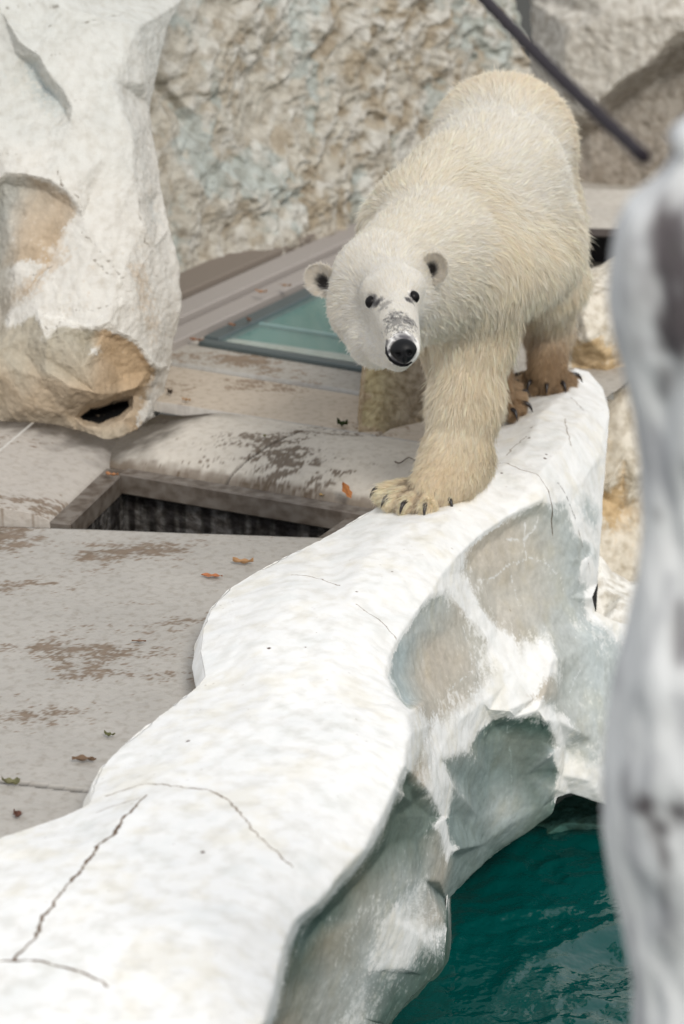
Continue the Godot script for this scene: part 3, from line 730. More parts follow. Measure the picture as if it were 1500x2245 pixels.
	for line in [
		[0.0028, [[270, 30], [230, 38], [180, 50], [110, 58]]], [0.003, [[0, 15], [60, 8], [130, 12]]], [0.0022, [[75, 112], [110, 122], [130, 120]]], [0.002, [[162, 220], [182, 220]]],
		[0.0025, [[125, 370], [135, 405], [170, 430], [182, 480]]], [0.0025, [[30, 605], [70, 605], [110, 585]]], [0.0022, [[182, 510], [215, 545], [265, 605]]], [0.0022, [[205, 570], [240, 600], [270, 610]]],
		[0.002, [[165, 680], [200, 682], [245, 668]]], [0.0035, [[305, 440], [308, 475], [318, 530], [335, 550]]], [0.0025, [[85, 705], [125, 740], [130, 700]]], [0.002, [[320, 700], [350, 720], [372, 735]]], [0.002, [[335, 600], [365, 625], [388, 640]]], [0.002, [[60, 345], [20, 338], [0, 342]]],
	]:
		c = score(r, c, line[1], line[0], dark, 0.003)
	for line in [[[100, 692], [150, 703], [205, 722], [240, 716], [268, 730], [300, 752], [330, 785], [352, 812]], [[262, 605], [268, 660], [255, 712]], [[115, 610], [130, 655], [140, 700]]]:
		c = score(r, c, line, 0.007, Color(0.74, 0.715, 0.66), -0.002)
	var v: PackedVector3Array = r[0]
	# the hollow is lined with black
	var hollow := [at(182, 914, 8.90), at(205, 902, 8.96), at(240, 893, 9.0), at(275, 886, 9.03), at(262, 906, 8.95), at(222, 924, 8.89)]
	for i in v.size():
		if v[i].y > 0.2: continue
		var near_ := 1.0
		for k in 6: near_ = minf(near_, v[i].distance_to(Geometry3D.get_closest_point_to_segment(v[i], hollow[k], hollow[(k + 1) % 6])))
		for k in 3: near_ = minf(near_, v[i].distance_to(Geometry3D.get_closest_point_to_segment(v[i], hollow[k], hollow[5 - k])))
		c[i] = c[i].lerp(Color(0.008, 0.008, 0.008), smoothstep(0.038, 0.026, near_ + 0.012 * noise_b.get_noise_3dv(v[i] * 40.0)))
	for i in v.size():   # the cool grey wash of the upper part
		var k := 0.6 * smoothstep(0.45, 1.0, v[i].y + noise_a.get_noise_3dv(v[i] * 3.0) * 0.25)
		c[i] = c[i].lerp(c[i] * Color(0.84, 0.90, 0.93), k)
	var m := stone(1.5, ramp([[0.0, Color(0.88, 0.865, 0.84)], [0.38, Color(0.965, 0.96, 0.955)], [0.55, Color(1, 1, 1)], [1.0, Color(1, 1, 1)]]), 0.35, 71)
	var o := obj("boulder", build(v, r[1], c), m)
	tag(o, "big pale overhanging boulder with an orange facet and a black hollow at its foot", "boulder")

func make_far_rocks() -> void:
	var m := stone(1.6, ramp([[0.0, Color(0.7, 0.66, 0.6)], [0.4, Color(0.9, 0.89, 0.87)], [0.55, Color(1, 1, 1)], [1.0, Color(1, 1, 1)]]), 0.4, 81)
	# cream rock beyond the far end of the ledge
	var pts := [
		[1240, 640, 9.5], [1262, 618, 9.55], [1300, 596, 9.65], [1360, 570, 9.7], [1450, 560, 9.7], [1700, 560, 9.6], [1700, 1420, 9.4], [1450, 1420, 9.3], [1330, 1400, 9.2], [1300, 1330, 9.2], [1290, 1200, 9.22], [1280, 1050, 9.3], [1250, 900, 9.4], [1235, 760, 9.45],
		[1290, 650, 9.4], [1340, 640, 9.45], [1280, 700, 9.32], [1330, 720, 9.34], [1290, 740, 9.28], [1265, 760, 9.34, 0.7, 0, 0], [1300, 752, 9.3, 0.8, 0, 0], [1330, 780, 9.36, 0.6, 0, 0], [1280, 800, 9.42, 1, 0, 0.1], [1330, 830, 9.42, 0.6, 0, 0], [1350, 900, 9.3], [1370, 1000, 9.22, 0.3, 0, 0], [1335, 1060, 9.2, 0.1, 0, 0], [1365, 1060, 9.26, 0.5, 0, 0], [1390, 1040, 9.2], [1335, 1100, 9.28, 0.9, 0, 0], [1370, 1120, 9.3, 0.4, 0, 0], [1350, 1180, 9.24, 0.3, 0, 0], [1340, 1250, 9.22, 0.2, 0, 0.1], [1400, 1250, 9.2], [1500, 1000, 9.2], [1500, 700, 9.5], [1500, 1250, 9.25],
	]
	var r := rock(pts, 14, [[PackedInt32Array([0, 1, 2, 3, 4, 5]), [Vector3(0, -0.03, -0.15), Vector3(0, -0.3, -0.35)]], [PackedInt32Array([9, 10, 11, 12, 13, 0]), [Vector3(-0.05, -0.02, -0.12), Vector3(-0.08, -0.3, -0.3)]], [PackedInt32Array([6, 7, 8, 9]), [Vector3(0, -0.5, -0.1)]]], 5, 1, [10.0, 4.0, 2.0, 5.0, 20.0, 8.0], 5)
	var c := paint(r, Color(0.70, 0.645, 0.55), Color(0.60, 0.45, 0.27), Color(0.4, 0.4, 0.33), Color(0.6, 0.58, 0.54), 0.7)
	var o := obj("rock_bank", build(r[0], r[1], c), m)
	tag(o, "cream coloured rock bank beyond the far end of the white ledge", "rock")
	# a small white shelf in front of it
	pts = [
		[1296, 1215, 8.85], [1316, 1222, 8.84], [1345, 1258, 8.84], [1392, 1285, 8.84], [1500, 1300, 8.8], [1600, 1310, 8.75], [1600, 1420, 8.7], [1400, 1420, 8.6], [1300, 1400, 8.6], [1285, 1320, 8.68],
		[1325, 1285, 8.72], [1360, 1310, 8.7, 0.1, 0, 0.3], [1330, 1328, 8.72, 0.1, 0, 0.3], [1390, 1330, 8.68], [1345, 1345, 8.62], [1450, 1350, 8.65],
	]
	r = rock(pts, 10, [[PackedInt32Array([9, 0, 1, 2, 3, 4, 5]), [Vector3(-0.01, -0.02, -0.1), Vector3(0, -0.3, -0.3)]]], 5, 1, [6.0, 3.0, 1.0, 6.0, 20.0, 8.0], 6)
	c = paint(r, Color(0.84, 0.82, 0.77), Color(0.5, 0.4, 0.28), Color(0.3, 0.33, 0.3), Color(0.5, 0.52, 0.5), 0.7)
	o = obj("rock_shelf", build(r[0], r[1], c), m)
	tag(o, "small white rock shelf between the ledge and the cream bank, above the water", "rock")
	# wet rock under the ledge, at the back of the hollow over the water
	pts = [
		[1100, 1700, 8.75, 0, 1, 0], [1230, 1650, 8.7, 0, 1, 0], [1400, 1650, 8.7, 0, 1, 0], [1800, 1650, 8.7, 0, 1, 0], [1800, 2050, 8.7, 0, 1, 0], [1400, 2000, 8.6, 0, 1, 0], [1250, 1990, 8.55, 0, 1, 0], [1050, 1990, 8.6, 0, 1, 0], [900, 1990, 8.7, 0, 1, 0], [900, 1750, 8.8, 0, 1, 0],
		[1240, 1740, 8.62, 0, 1, 0], [1240, 1775, 8.5, 0, 1, 0], [1330, 1780, 8.48, 0, 1, 0.2], [1240, 1805, 8.42, 0, 1, 0.1], [1330, 1812, 8.42, 0, 1, 0.4], [1180, 1840, 8.4, 0, 1, 0], [1280, 1850, 8.5, 0, 1, 0], [1100, 1850, 8.45, 0, 1, 0], [1600, 1830, 8.5, 0, 1, 0],
	]
	r = rock(pts, 10, [], 5, 1, [10.0, 4.0, 3.0, 5.0, 20.0, 8.0], 7)
	c = paint(r, Color(0.16, 0.30, 0.26), Color(0.1, 0.15, 0.12), Color(0.08, 0.20, 0.17), Color(0.2, 0.27, 0.25), 0.5)
	o = obj("wet_rock", build(r[0], r[1], c), m)
	tag(o, "wet dark green rock in the hollow under the ledge at the waterline", "rock")

# a point of the paving: u along the pit's far edge, w away from the viewer
func pave(u: float, w: float, y := 0.0) -> Vector3:
	return Vector3(-0.648, FLOOR + y, -8.13) + e1 * u + e2 * w

# the same left of the pit, whose edge there runs more nearly straight away
func pave_left(s: float, w: float, y := 0.0) -> Vector3:
	return Vector3(-0.657, FLOOR + y, -8.107) + Vector3(0.966, 0, 0.259) * s + Vector3(0.259, 0, -0.966) * w

# where the near slab starts, along a line that runs away left of the pit
func slab_edge(s: float) -> float:
	var far_a := on(0, 1153, FLOOR)
	var along := (on(700, 1177, FLOOR) - far_a).normalized()
	var near_ := Vector3(-along.z, 0, along.x)
	var p := pave_left(s, 0.0) - far_a
	return (-0.02 - p.dot(near_)) / (pave_left(s, 1.0) - pave_left(s, 0.0)).dot(near_)

func uw(p: Vector3) -> Vector2:
	var d := p - Vector3(-0.648, 0, -8.13)
	return Vector2(d.dot(e1), d.dot(e2))

func stained(p: Vector3, base: Color, dirt: Color, amount: float) -> Color:
	var n1 := noise_a.get_noise_3dv(p * Vector3(1.5, 1, 3.2))
	var n2 := noise_b.get_noise_3dv(p * Vector3(19, 1, 27))
	var n3 := noise_b.get_noise_3dv(p * Vector3(72, 1, 88) + Vector3(8, 0, 2))
	var k := smoothstep(0.30, 0.52, n1 * 0.95 + n2 * 0.42 + n3 * 0.40 + amount - 0.03)
	var damp := noise_a.get_noise_3dv(p * Vector3(2.6, 1, 2.6) + Vector3(40, 0, 7))
	var c := base * (1.0 + 0.10 * damp + 0.05 * n2 + 0.04 * n3)
	return c.lerp(dirt * (1.0 + 0.3 * n2), k * 0.85)

func make_floor() -> void:
	var base := Color(0.43, 0.397, 0.35)
	var dirt := Color(0.175, 0.125, 0.085)
	var m := stone(2.2, ramp([[0.0, Color(0.90, 0.885, 0.865)], [0.35, Color(0.97, 0.967, 0.963)], [0.5, Color(1, 1, 1)], [1.0, Color(1, 1, 1)]]), 0.15, 91, 0.75)
	var floor_ := thing("floor")
	tag(floor_, "worn pale concrete paving of the enclosure, stained brown, round the sunken pit", "floor", "", "structure")
	# the near slab, whose straight far edge overlaps the pit
	var far_a := on(0, 1153, FLOOR)
	var far_b := on(700, 1177, FLOOR)
	var along := (far_b - far_a).normalized()
	var near_ := Vector3(-along.z, 0, along.x)
	if near_.z < 0: near_ = -near_
	var ends := [Vector2(-0.1, 1.26), Vector2(0.08, 1.22), Vector2(0.34, 1.12), Vector2(0.6, 1.0), Vector2(0.85, 0.94), Vector2(1.3, 0.94), Vector2(1.82, 0.82), Vector2(2.02, 0.80), Vector2(2.33, 0.58), Vector2(3.0, 0.2)]
	var f := func(u: float, t: float) -> Array:
		var q := t * 2.9 - 0.02
		var y := 0.0
		if q < 0.0: y = -0.06
		# it ends under the ledge, whose inner edge swings left as it comes nearer
		var limit := 0.0
		for i in ends.size() - 1:
			if q >= ends[i].x: limit = lerpf(ends[i].y, ends[i + 1].y, clampf((q - ends[i].x) / (ends[i + 1].x - ends[i].x), 0, 1))
		var s := lerpf(-1.1, limit, u)
		var p := far_a + along * s + near_ * maxf(q, 0.0)
		var left := smoothstep(0.35, -0.1, s) * 0.26 * smoothstep(1.1, 0.3, q) + smoothstep(0.5, 0.0, q) * 0.10 + 0.02
		left -= 0.25 * smoothstep(1.3, 2.0, q)
		var col := stained(p, Color(0.42, 0.395, 0.36), dirt, left)
		# dirt gathered along the foot of the ledge
		col = col.lerp(dirt * (1.0 + 0.4 * noise_b.get_noise_3dv(p * 30.0)), 0.8 * smoothstep(limit - 0.25, limit - 0.19, s + 0.03 * noise_b.get_noise_3dv(p * 12.0)))
		var seam := absf(q - 1.62 - s * 0.15)
		if seam < 0.008:
			y = -0.008
			col = col * 0.35
		p.y += y + noise_a.get_noise_3dv(p * 2.5) * 0.002
		return [p, col]
	obj("slab", sheet(340, 460, f, true), m, floor_)
	# paving beyond the pit: strips with joints
	var strips := [[-2.2, 1.2, 0.487, 0.845, 0.055, 0.02], [-2.2, 1.1, 0.852, 1.225, 0.060, 0.10]]
	for k in strips.size():
		var b: Array = strips[k]
		f = func(u: float, t: float) -> Array:
			var s := lerpf(b[0], b[1], u)
			var w := lerpf(b[2], b[3], t)
			var p := pave(s, w + (0.035 * (0.4 - s) * (t if k == 0 else 1.0 - t)), b[4])
			if t == 0.0 or t == 1.0: p.y -= 0.03
			var pale_joint := t < 0.03 or t > 0.97
			var col := stained(p, Color(0.50, 0.43, 0.35) if k == 0 else base, dirt * 1.25, b[5] + 0.12 * smoothstep(0.3, 0.7, s) * k)
			if pale_joint: col = col.lerp(Color(0.52, 0.52, 0.51), 0.6)
			var joint := absf(s - 0.60 + 0.05 * k)
			if joint < 0.006: 
				p.y -= 0.012
				col = col * 0.5
			return [p, col]
		obj("slab", sheet(420, 44, f, false), m, floor_)
	# everything farther, to the walls and under the rocks; left open where the skylight is let in: built as a ring of four pieces round it
	var hole := [-0.475, 0.315, 1.226, 2.62]
	for piece in [[-3.0, hole[0], hole[2], hole[3]], [hole[1], 1.1, hole[2], hole[3]], [-3.0, 1.8, hole[3], 4.6]]:
		f = func(u: float, t: float) -> Array:
			var p := pave(lerpf(piece[0], piece[1], u), lerpf(piece[2], piece[3], t), 0.056)
			return [p, stained(p, base, dirt, -0.05)]
		obj("slab", sheet(90, 30, f, false), m, floor_)
	# left of the pit
	f = func(u: float, t: float) -> Array:
		var p := pave_left(lerpf(-2.6, -0.40, u), lerpf(slab_edge(lerpf(-2.6, -0.40, u)), 0.7, t), -0.06 if t == 0.0 else 0.05)
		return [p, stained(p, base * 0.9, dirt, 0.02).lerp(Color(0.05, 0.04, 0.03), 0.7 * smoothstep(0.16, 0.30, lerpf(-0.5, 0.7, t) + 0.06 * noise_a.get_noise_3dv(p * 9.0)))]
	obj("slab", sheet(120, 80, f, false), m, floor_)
	# a loose strip of pale sealant lying in the joint between the strips
	var sealant := mat(Color(0.40, 0.42, 0.44), 0.6)
	bar("joint_strip", on(672, 970, FLOOR + 0.060), on(722, 949, FLOOR + 0.064), 0.014, 0.006, sealant, floor_)
	skylight(m)
	pit(m, base, dirt)
	block()
	dark_opening(m, base, dirt)

func bar(called: String, a: Vector3, b: Vector3, wide: float, tall: float, m: Material, parent: Node) -> void:
	# a beam of rectangular section whose top face runs from a to b
	var o := obj(called, box(Vector3(wide, tall, a.distance_to(b)), 0.004), m, parent)
	var d := (b - a).normalized()
	var side := Vector3.UP.cross(d).normalized()
	o.transform = Transform3D(Basis(side, d.cross(side), d), (a + b) * 0.5 - d.cross(side) * tall * 0.5)

func skylight(_m: Material) -> void:
	var corner := on(443, 757, FLOOR + 0.056)
	var a := (on(800, 815, FLOOR + 0.056) - corner).normalized()
	var b := Vector3(a.z, 0, -a.x)
	var sky := thing("skylight", corner)
	tag(sky, "teal glass skylight in a dark metal frame let into the paving by the wall", "skylight")
	var dark := mat(Color(0.10, 0.125, 0.13), 0.45, 0.5)
	dark.metallic = 0.3
	var pale := mat(Color(0.36, 0.325, 0.30), 0.6, 0.4)
	var deep := mat(Color(0.03, 0.125, 0.10), 0.6)
	var lift := Vector3.UP * 0.02
	bar("frame_bar", lift, a * 1.15 + lift, 0.05, 0.05, dark, sky)
	bar("frame_bar", a * 0.02 + b * 0.03 + lift + Vector3.UP * 0.004, a * 0.02 + b * 1.35 + lift + Vector3.UP * 0.004, 0.065, 0.05, dark, sky)
	bar("frame_bar", a * 0.78 + lift + Vector3.UP * 0.002, a * 0.78 + b * 1.35 + lift + Vector3.UP * 0.002, 0.05, 0.05, dark, sky)
	bar("frame_bar", b * 1.35 + lift + Vector3.UP * 0.006, a * 0.8 + b * 1.35 + lift + Vector3.UP * 0.006, 0.05, 0.05, dark, sky)
	# pale kerb of two steps beside it, along the wall
	bar("kerb", b * -0.12 - a * 0.085 + Vector3.UP * 0.035, b * 1.75 - a * 0.085 + Vector3.UP * 0.035, 0.09, 0.08, pale, sky)
	bar("kerb", b * -0.20 - a * 0.20 + Vector3.UP * 0.055, b * 1.85 - a * 0.20 + Vector3.UP * 0.055, 0.11, 0.10, pale, sky)
	bar("kerb", b * -0.25 - a * 0.34 + Vector3.UP * 0.075, b * 1.95 - a * 0.34 + Vector3.UP * 0.075, 0.15, 0.12, mat(Color(0.22, 0.185, 0.155), 0.8), sky)
	# glass, and the teal tank below
	var glass := StandardMaterial3D.new()
	glass.transparency = BaseMaterial3D.TRANSPARENCY_ALPHA
	glass.albedo_color = Color(0.75, 0.9, 0.88, 0.12)
	glass.roughness = 0.08
	glass.metallic_specular = 0.3
	var pane := obj("pane", box(Vector3(0.76, 0.012, 1.31), 0.002), glass, sky)
	pane.transform = Transform3D(Basis(a, Vector3.UP, -b), a * 0.39 + b * 0.67 + Vector3.UP * 0.010)
	var tank := obj("tank_floor", box(Vector3(0.80, 0.02, 1.36), 0.002), deep, sky)
	tank.transform = Transform3D(Basis(a, Vector3.UP, -b), a * 0.39 + b * 0.67 - Vector3.UP * 0.014)
	bar("glazing_bar", a * 0.03 + b * 0.30 + Vector3.UP * 0.012, a * 0.76 + b * 0.30 + Vector3.UP * 0.012, 0.02, 0.01, mat(Color(0.20, 0.30, 0.30), 0.3), sky)

func pit(m: Material, base: Color, dirt: Color) -> void:
	# rounded kerbs behind and left of the pit
	var f := func(u: float, t: float) -> Array:
		var s := lerpf(-0.16, 1.15, u)
		var w := lerpf(0.0, 0.478, t)
		var y := 0.082 * pow(maxf(0.0, 1.0 - pow(maxf(0.0, 0.72 - t) / 0.72, 2.3)), 0.62) - 0.026 * smoothstep(0.7, 1.0, t)
		y *= 0.35 + 0.65 * smoothstep(-0.14, 0.10, s)
		var p := pave(s, w + 0.008, y)
		var col := stained(p, Color(0.56, 0.515, 0.45), dirt * 0.6, -0.03 + 0.18 * smoothstep(0.30, 0.42, s) * smoothstep(0.72, 0.55, s) + 0.16 * smoothstep(0.25, 0.0, t) + 0.5 * smoothstep(0.16, -0.12, s) * smoothstep(0.2, 0.8, t))
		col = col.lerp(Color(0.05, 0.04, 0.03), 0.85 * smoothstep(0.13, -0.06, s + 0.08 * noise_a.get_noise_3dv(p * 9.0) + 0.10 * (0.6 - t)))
		col = col.lerp(dirt * 0.7, 0.75 * smoothstep(0.10, 0.02, t + 0.05 * noise_b.get_noise_3dv(p * 20.0)))
		if absf(s - 0.33 - 0.10 * t) < 0.004:
			p.y -= 0.006
			col = col * 0.5
		return [p, col]
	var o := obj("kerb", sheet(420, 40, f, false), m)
	tag(o, "rounded pale concrete kerb along the far side of the pit, flaking brown", "kerb")
	f = func(u: float, t: float) -> Array:
		var s := lerpf(-0.50, -0.06, t)
		var w := lerpf(slab_edge(s), 0.45, u)
		var y := 0.056 * sqrt(maxf(0.0, 1.0 - pow(maxf(0.0, t - 0.24) / 0.76, 2.2))) + 0.010 * sin(PI * clampf((t - 0.1) / 0.5, 0, 1)) - 0.003
		if u == 0.0: y = -0.08   # its end, down to the slab
		var p := pave_left(s, w, y)
		var col := stained(p, Color(0.47, 0.43, 0.385), dirt, 0.14 * smoothstep(0.75, 1.0, t) - 0.02)
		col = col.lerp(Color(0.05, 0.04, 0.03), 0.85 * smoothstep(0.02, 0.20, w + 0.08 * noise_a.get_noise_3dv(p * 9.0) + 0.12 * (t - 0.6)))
		if absf(s + 0.374) < 0.005: col = Color(0.66, 0.64, 0.6)
		return [p, col]
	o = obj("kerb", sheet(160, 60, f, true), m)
	tag(o, "rounded pale concrete kerb left of the pit, below the boulder", "kerb")
	# the pit: a metal rim and concrete walls
	var hole := thing("pit", pave(0.35, -0.3))
	tag(hole, "rectangular sunken pit with a brown metal rim and dark streaked walls", "pit")
	var here := func(u: float, w: float, y: float) -> Vector3: return pave(u, w, y) - hole.position
	var rim := StandardMaterial3D.new()
	rim.vertex_color_use_as_albedo = false
	rim.albedo_color = Color(0.47, 0.44, 0.41)
	rim.albedo_texture = noise_tex(131, 0.01, 512, false, ramp([[0.0, Color(0.62, 0.57, 0.53)], [0.45, Color(0.88, 0.86, 0.84)], [0.7, Color(1, 1, 1)]]), 5)
	rim.uv1_triplanar = true
	rim.uv1_world_triplanar = true
	rim.uv1_scale = Vector3.ONE * 3.0
	rim.roughness = 0.5
	rim.metallic = 0.1
	bar("rim_bar", here.call(0.0, -0.026, 0.012), here.call(0.85, -0.026, 0.012), 0.056, 0.065, rim, hole)
	bar("rim_bar", pave_left(-0.033, slab_edge(-0.033), 0.008) - hole.position, pave_left(-0.033, 0.02, 0.008) - hole.position, 0.066, 0.065, rim, hole)
	bar("rim_bar", here.call(0.785, -0.75, -0.006), here.call(0.785, -0.03, -0.006), 0.05, 0.065, rim, hole)
	var wall_m := stone(2.0, ramp([[0.0, Color(0.35, 0.33, 0.31)], [0.45, Color(0.75, 0.73, 0.71)], [0.65, Color(1, 1, 1)]]), 0.6, 141)
	var wf := func(a: Vector3, b: Vector3) -> Callable:
		return func(u: float, t: float) -> Array:
			var p: Vector3 = a.lerp(b, u) - Vector3.UP * (0.055 + t * 0.9)
			var streak := noise_b.get_noise_3dv(Vector3(p.x * 22.0, p.y * 1.2, p.z * 22.0))
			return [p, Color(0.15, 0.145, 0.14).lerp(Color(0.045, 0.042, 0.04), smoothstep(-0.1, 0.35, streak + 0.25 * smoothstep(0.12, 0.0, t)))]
	obj("pit_wall", sheet(160, 40, wf.call(here.call(-0.01, -0.02, 0), here.call(0.9, -0.02, 0)), true), wall_m, hole)
	obj("pit_wall", sheet(120, 40, wf.call(pave_left(-0.006, -0.85, 0) - hole.position, pave_left(-0.006, 0.02, 0) - hole.position), true), wall_m, hole)
	obj("pit_wall", sheet(120, 40, wf.call(here.call(0.765, 0.0, 0), here.call(0.765, -0.85, 0)), true), wall_m, hole)
	var bottom := mat(Color(0.03, 0.03, 0.03), 0.8)
	var pf := obj("pit_floor", box(Vector3(1.0, 0.02, 1.0)), bottom, hole)
	pf.transform = Transform3D(Basis(e1, Vector3.UP, -e2), here.call(0.35, -0.42, -0.9))

func block() -> void:
	var pts := [
		[800, 790, 9.05], [820, 768, 9.1], [870, 765, 9.15], [950, 770, 9.2], [1010, 790, 9.2], [1010, 990, 8.86], [950, 985, 8.84], [905, 974, 8.82], [850, 965, 8.8], [786, 945, 8.79], [790, 860, 8.9],
		[822, 800, 8.97, 1, 0, 0], [835, 870, 8.88, 0.6, 0, 0.1], [830, 935, 8.80, 0.4, 0, 0.1], [900, 800, 9.02, 0.2, 0, 1], [900, 880, 8.92, 0.2, 0, 1], [890, 940, 8.85, 0.2, 0, 1], [960, 850, 8.98, 0, 0, 1], [808, 850, 8.92, 1, 0, 0], [803, 920, 8.83, 0.9, 0, 0],
	]
	var r := rock(pts, 11, [[PackedInt32Array([9, 10, 0, 1, 2, 3, 4, 5]), [Vector3(0, 0.0, -0.12), Vector3(0.02, -0.02, -0.3)]], [PackedInt32Array([5, 6, 7, 8, 9]), [Vector3(0, -0.05, 0)]]], 5, 4, [4.0, 2.5, 1.0, 6.0, 24.0, 9.0], 9)
	var c := paint(r, Color(0.46, 0.365, 0.25), Color(0.44, 0.37, 0.22), Color(0.3, 0.3, 0.25), Color(0.30, 0.25, 0.195), 0.5)
	var m := stone(2.0, ramp([[0.0, Color(0.6, 0.55, 0.5)], [0.4, Color(0.86, 0.84, 0.8)], [0.6, Color(1, 1, 1)], [1.0, Color(1, 1, 1)]]), 1.0, 151)
	var o := obj("stone_block", build(r[0], r[1], c), m)
	tag(o, "tan stone block standing on the paving behind the bear's front leg", "block")

func dark_opening(m: Material, base: Color, dirt: Color) -> void:
	# a raised step by the far wall with a black opening in its face
	var a := on(1180, 497, 0.10)
	var b := on(1420, 497, 0.10)
	b.z = a.z + 0.05
	var step := thing("raised_step", a)
	tag(step, "raised beige step behind the bear with a black opening under its edge", "step")
	var dir := (b - a).normalized()
	var f := func(u: float, t: float) -> Array:
		var p := a + dir * lerpf(-0.15, 1.6, u) + Vector3(0, 0, -0.62) * t
		var col := stained(p, base * 1.25, dirt, -0.1)
		return [p - a, col]
	obj("step_top", sheet(80, 40, f, false), m, step)
	var black := mat(Color(0.012, 0.012, 0.014), 0.6)
	f = func(u: float, t: float) -> Array:
		var p := a + dir * lerpf(-0.15, 1.6, u) - Vector3(0, 0.04 + t * 0.35, 0.25)
		return [p - a, Color.WHITE]
	obj("opening", sheet(10, 4, f, true), black, step)
	bar("step_edge", dir * -0.15 - Vector3(0, 0.002, 0.02), dir * 1.6 - Vector3(0, 0.002, 0.02), 0.04, 0.03, mat(Color(0.10, 0.085, 0.08), 0.7), step)

func p_dir(dir: Vector3, y: float) -> Vector3:
	return Vector3(dir.x * 1.6, y * 7.0, dir.z * 1.6)

func make_pillar() -> void:
	# near, out of focus: a gnarled white post with dark stains
	var left := [[250, 1440], [300, 1425], [335, 1396], [380, 1346], [430, 1326], [480, 1318], [560, 1312], [620, 1312], [700, 1328], [760, 1345], [870, 1374], [1000, 1392], [1150, 1402], [1300, 1392], [1400, 1374], [1500, 1352], [1600, 1340], [1750, 1330], [1950, 1336], [2100, 1358], [2245, 1392], [2400, 1420]]
	var stains := [[1470, 560, 60, 130, 1.0], [1490, 700, 50, 110, 1.0], [1460, 830, 26, 40, 0.7], [1400, 650, 30, 60, 0.35], [1410, 1770, 34, 26, 1.0], [1450, 1815, 30, 30, 1.0], [1495, 1780, 30, 24, 1.0], [1455, 1880, 16, 60, 0.8], [1460, 1950, 14, 40, 0.5], [1490, 1400, 22, 90, 0.6], [1440, 1130, 16, 24, 0.5], [1370, 1720, 20, 40, 0.25], [1380, 560, 24, 70, 0.3], [1440, 420, 40, 50, 0.25], [1470, 2050, 30, 60, 0.25], [1395, 760, 20, 40, 0.35]]
	var d0 := 3.6
	var rows := 220
	var sides := 90
	var v := PackedVector3Array()
	var c := PackedColorArray()
	var t := PackedInt32Array()
	for j in rows + 1:
		var y := 1.985 - float(j) / rows * 3.5   # metres
		# photo row and left edge at this height
		var k := (EYE.y - y)
		var row := 1122.5 + FOCAL * tan(asin(clampf(k / d0, -1, 1)) - deg_to_rad(PITCH))
		var lx := 1420.0
		for i in left.size() - 1:
			if row >= left[i][0] and row <= left[i + 1][0]:
				lx = lerpf(left[i][1], left[i + 1][1], (row - left[i][0]) / (left[i + 1][0] - left[i][0]))
		var axis := Vector3(0.475 + 0.02 * sin(y * 2.1), y, -3.36)
		var r: float = axis.x - (lx - 750.0) / FOCAL * 3.62
		var top := smoothstep(0.0, 0.05, 1.985 - y)
		r *= sqrt(top) if top < 1.0 else 1.0
		for i in sides:
			var a := TAU * i / sides
			var dir := Vector3(cos(a), 0, sin(a))
			var lump := (noise_a.get_noise_3dv(Vector3(dir.x * 0.7, y * 2.4, dir.z * 0.7)) * 0.05 + noise_b.get_noise_3dv(p_dir(dir, y)) * 0.008) * (maxf(absf(sin(a)), cos(a)))
			var p := axis + dir * maxf(r + lump, 0.003)
			v.append(p)
			var rel := p - EYE
			var depth := rel.dot(fw)
			var px := 750.0 + FOCAL * rel.x / depth
			var py := 1122.5 - FOCAL * rel.dot(up) / depth
			var col := Color(0.76, 0.77, 0.765) * (1.0 + 0.12 * noise_a.get_noise_3dv(p * 9.0))
			col = col.lerp(Color(0.33, 0.335, 0.36), 0.6 * smoothstep(0.1, 0.4, noise_b.get_noise_3dv(p * Vector3(14, 5, 14))))
			var dark := 0.0
			if dir.z > -0.25:
				for s in stains:
					var e := Vector2((px - s[0]) / s[2], (py - s[1]) / s[3]).length() + noise_b.get_noise_3dv(p * 30.0) * 0.5
					dark = maxf(dark, s[4] * 0.9 * smoothstep(1.3, 0.5, e))
			else:
				dark = smoothstep(0.2, 0.4, noise_a.get_noise_3dv(p * Vector3(5, 3, 5)))
			col = col.lerp(Color(0.035, 0.018, 0.022), dark)
			col.a = 1
			c.append(col)
	for j in rows:
		for i in sides:
			var a := j * sides + i
			var b := j * sides + (i + 1) % sides
			t.append_array([a, b, a + sides, b, b + sides, a + sides])
	var m := StandardMaterial3D.new()
	m.vertex_color_use_as_albedo = true
	m.roughness = 0.8
	var o := obj("pillar", build(v, t, c), m)
	tag(o, "out of focus gnarled white post with dark maroon stains, nearest on the right", "post")
	# the rope that runs from the post up to the left
	var path := PackedVector3Array()
	var radii := PackedFloat32Array()
	var a := at(1412, 345, 3.75)
	var b := at(1060, -5, 5.4)
	for i in 60:
		var k := i / 40.0
		var p := a.lerp(b, k) + Vector3.UP * (-0.006 * sin(clampf(k, 0, 1) * PI))
		path.append(p + Vector3(noise_b.get_noise_1d(i * 0.7), noise_b.get_noise_1d(i * 0.7 + 40), 0) * 0.0012)
		radii.append(0.0108 + 0.0008 * sin(i * 2.4))
	var rope_m := mat(Color(0.03, 0.024, 0.03), 0.8)
	o = obj("rope", tube(path, radii), rope_m)
	tag(o, "dark rope running from the blurred post up to the left past the bear's rump", "rope")

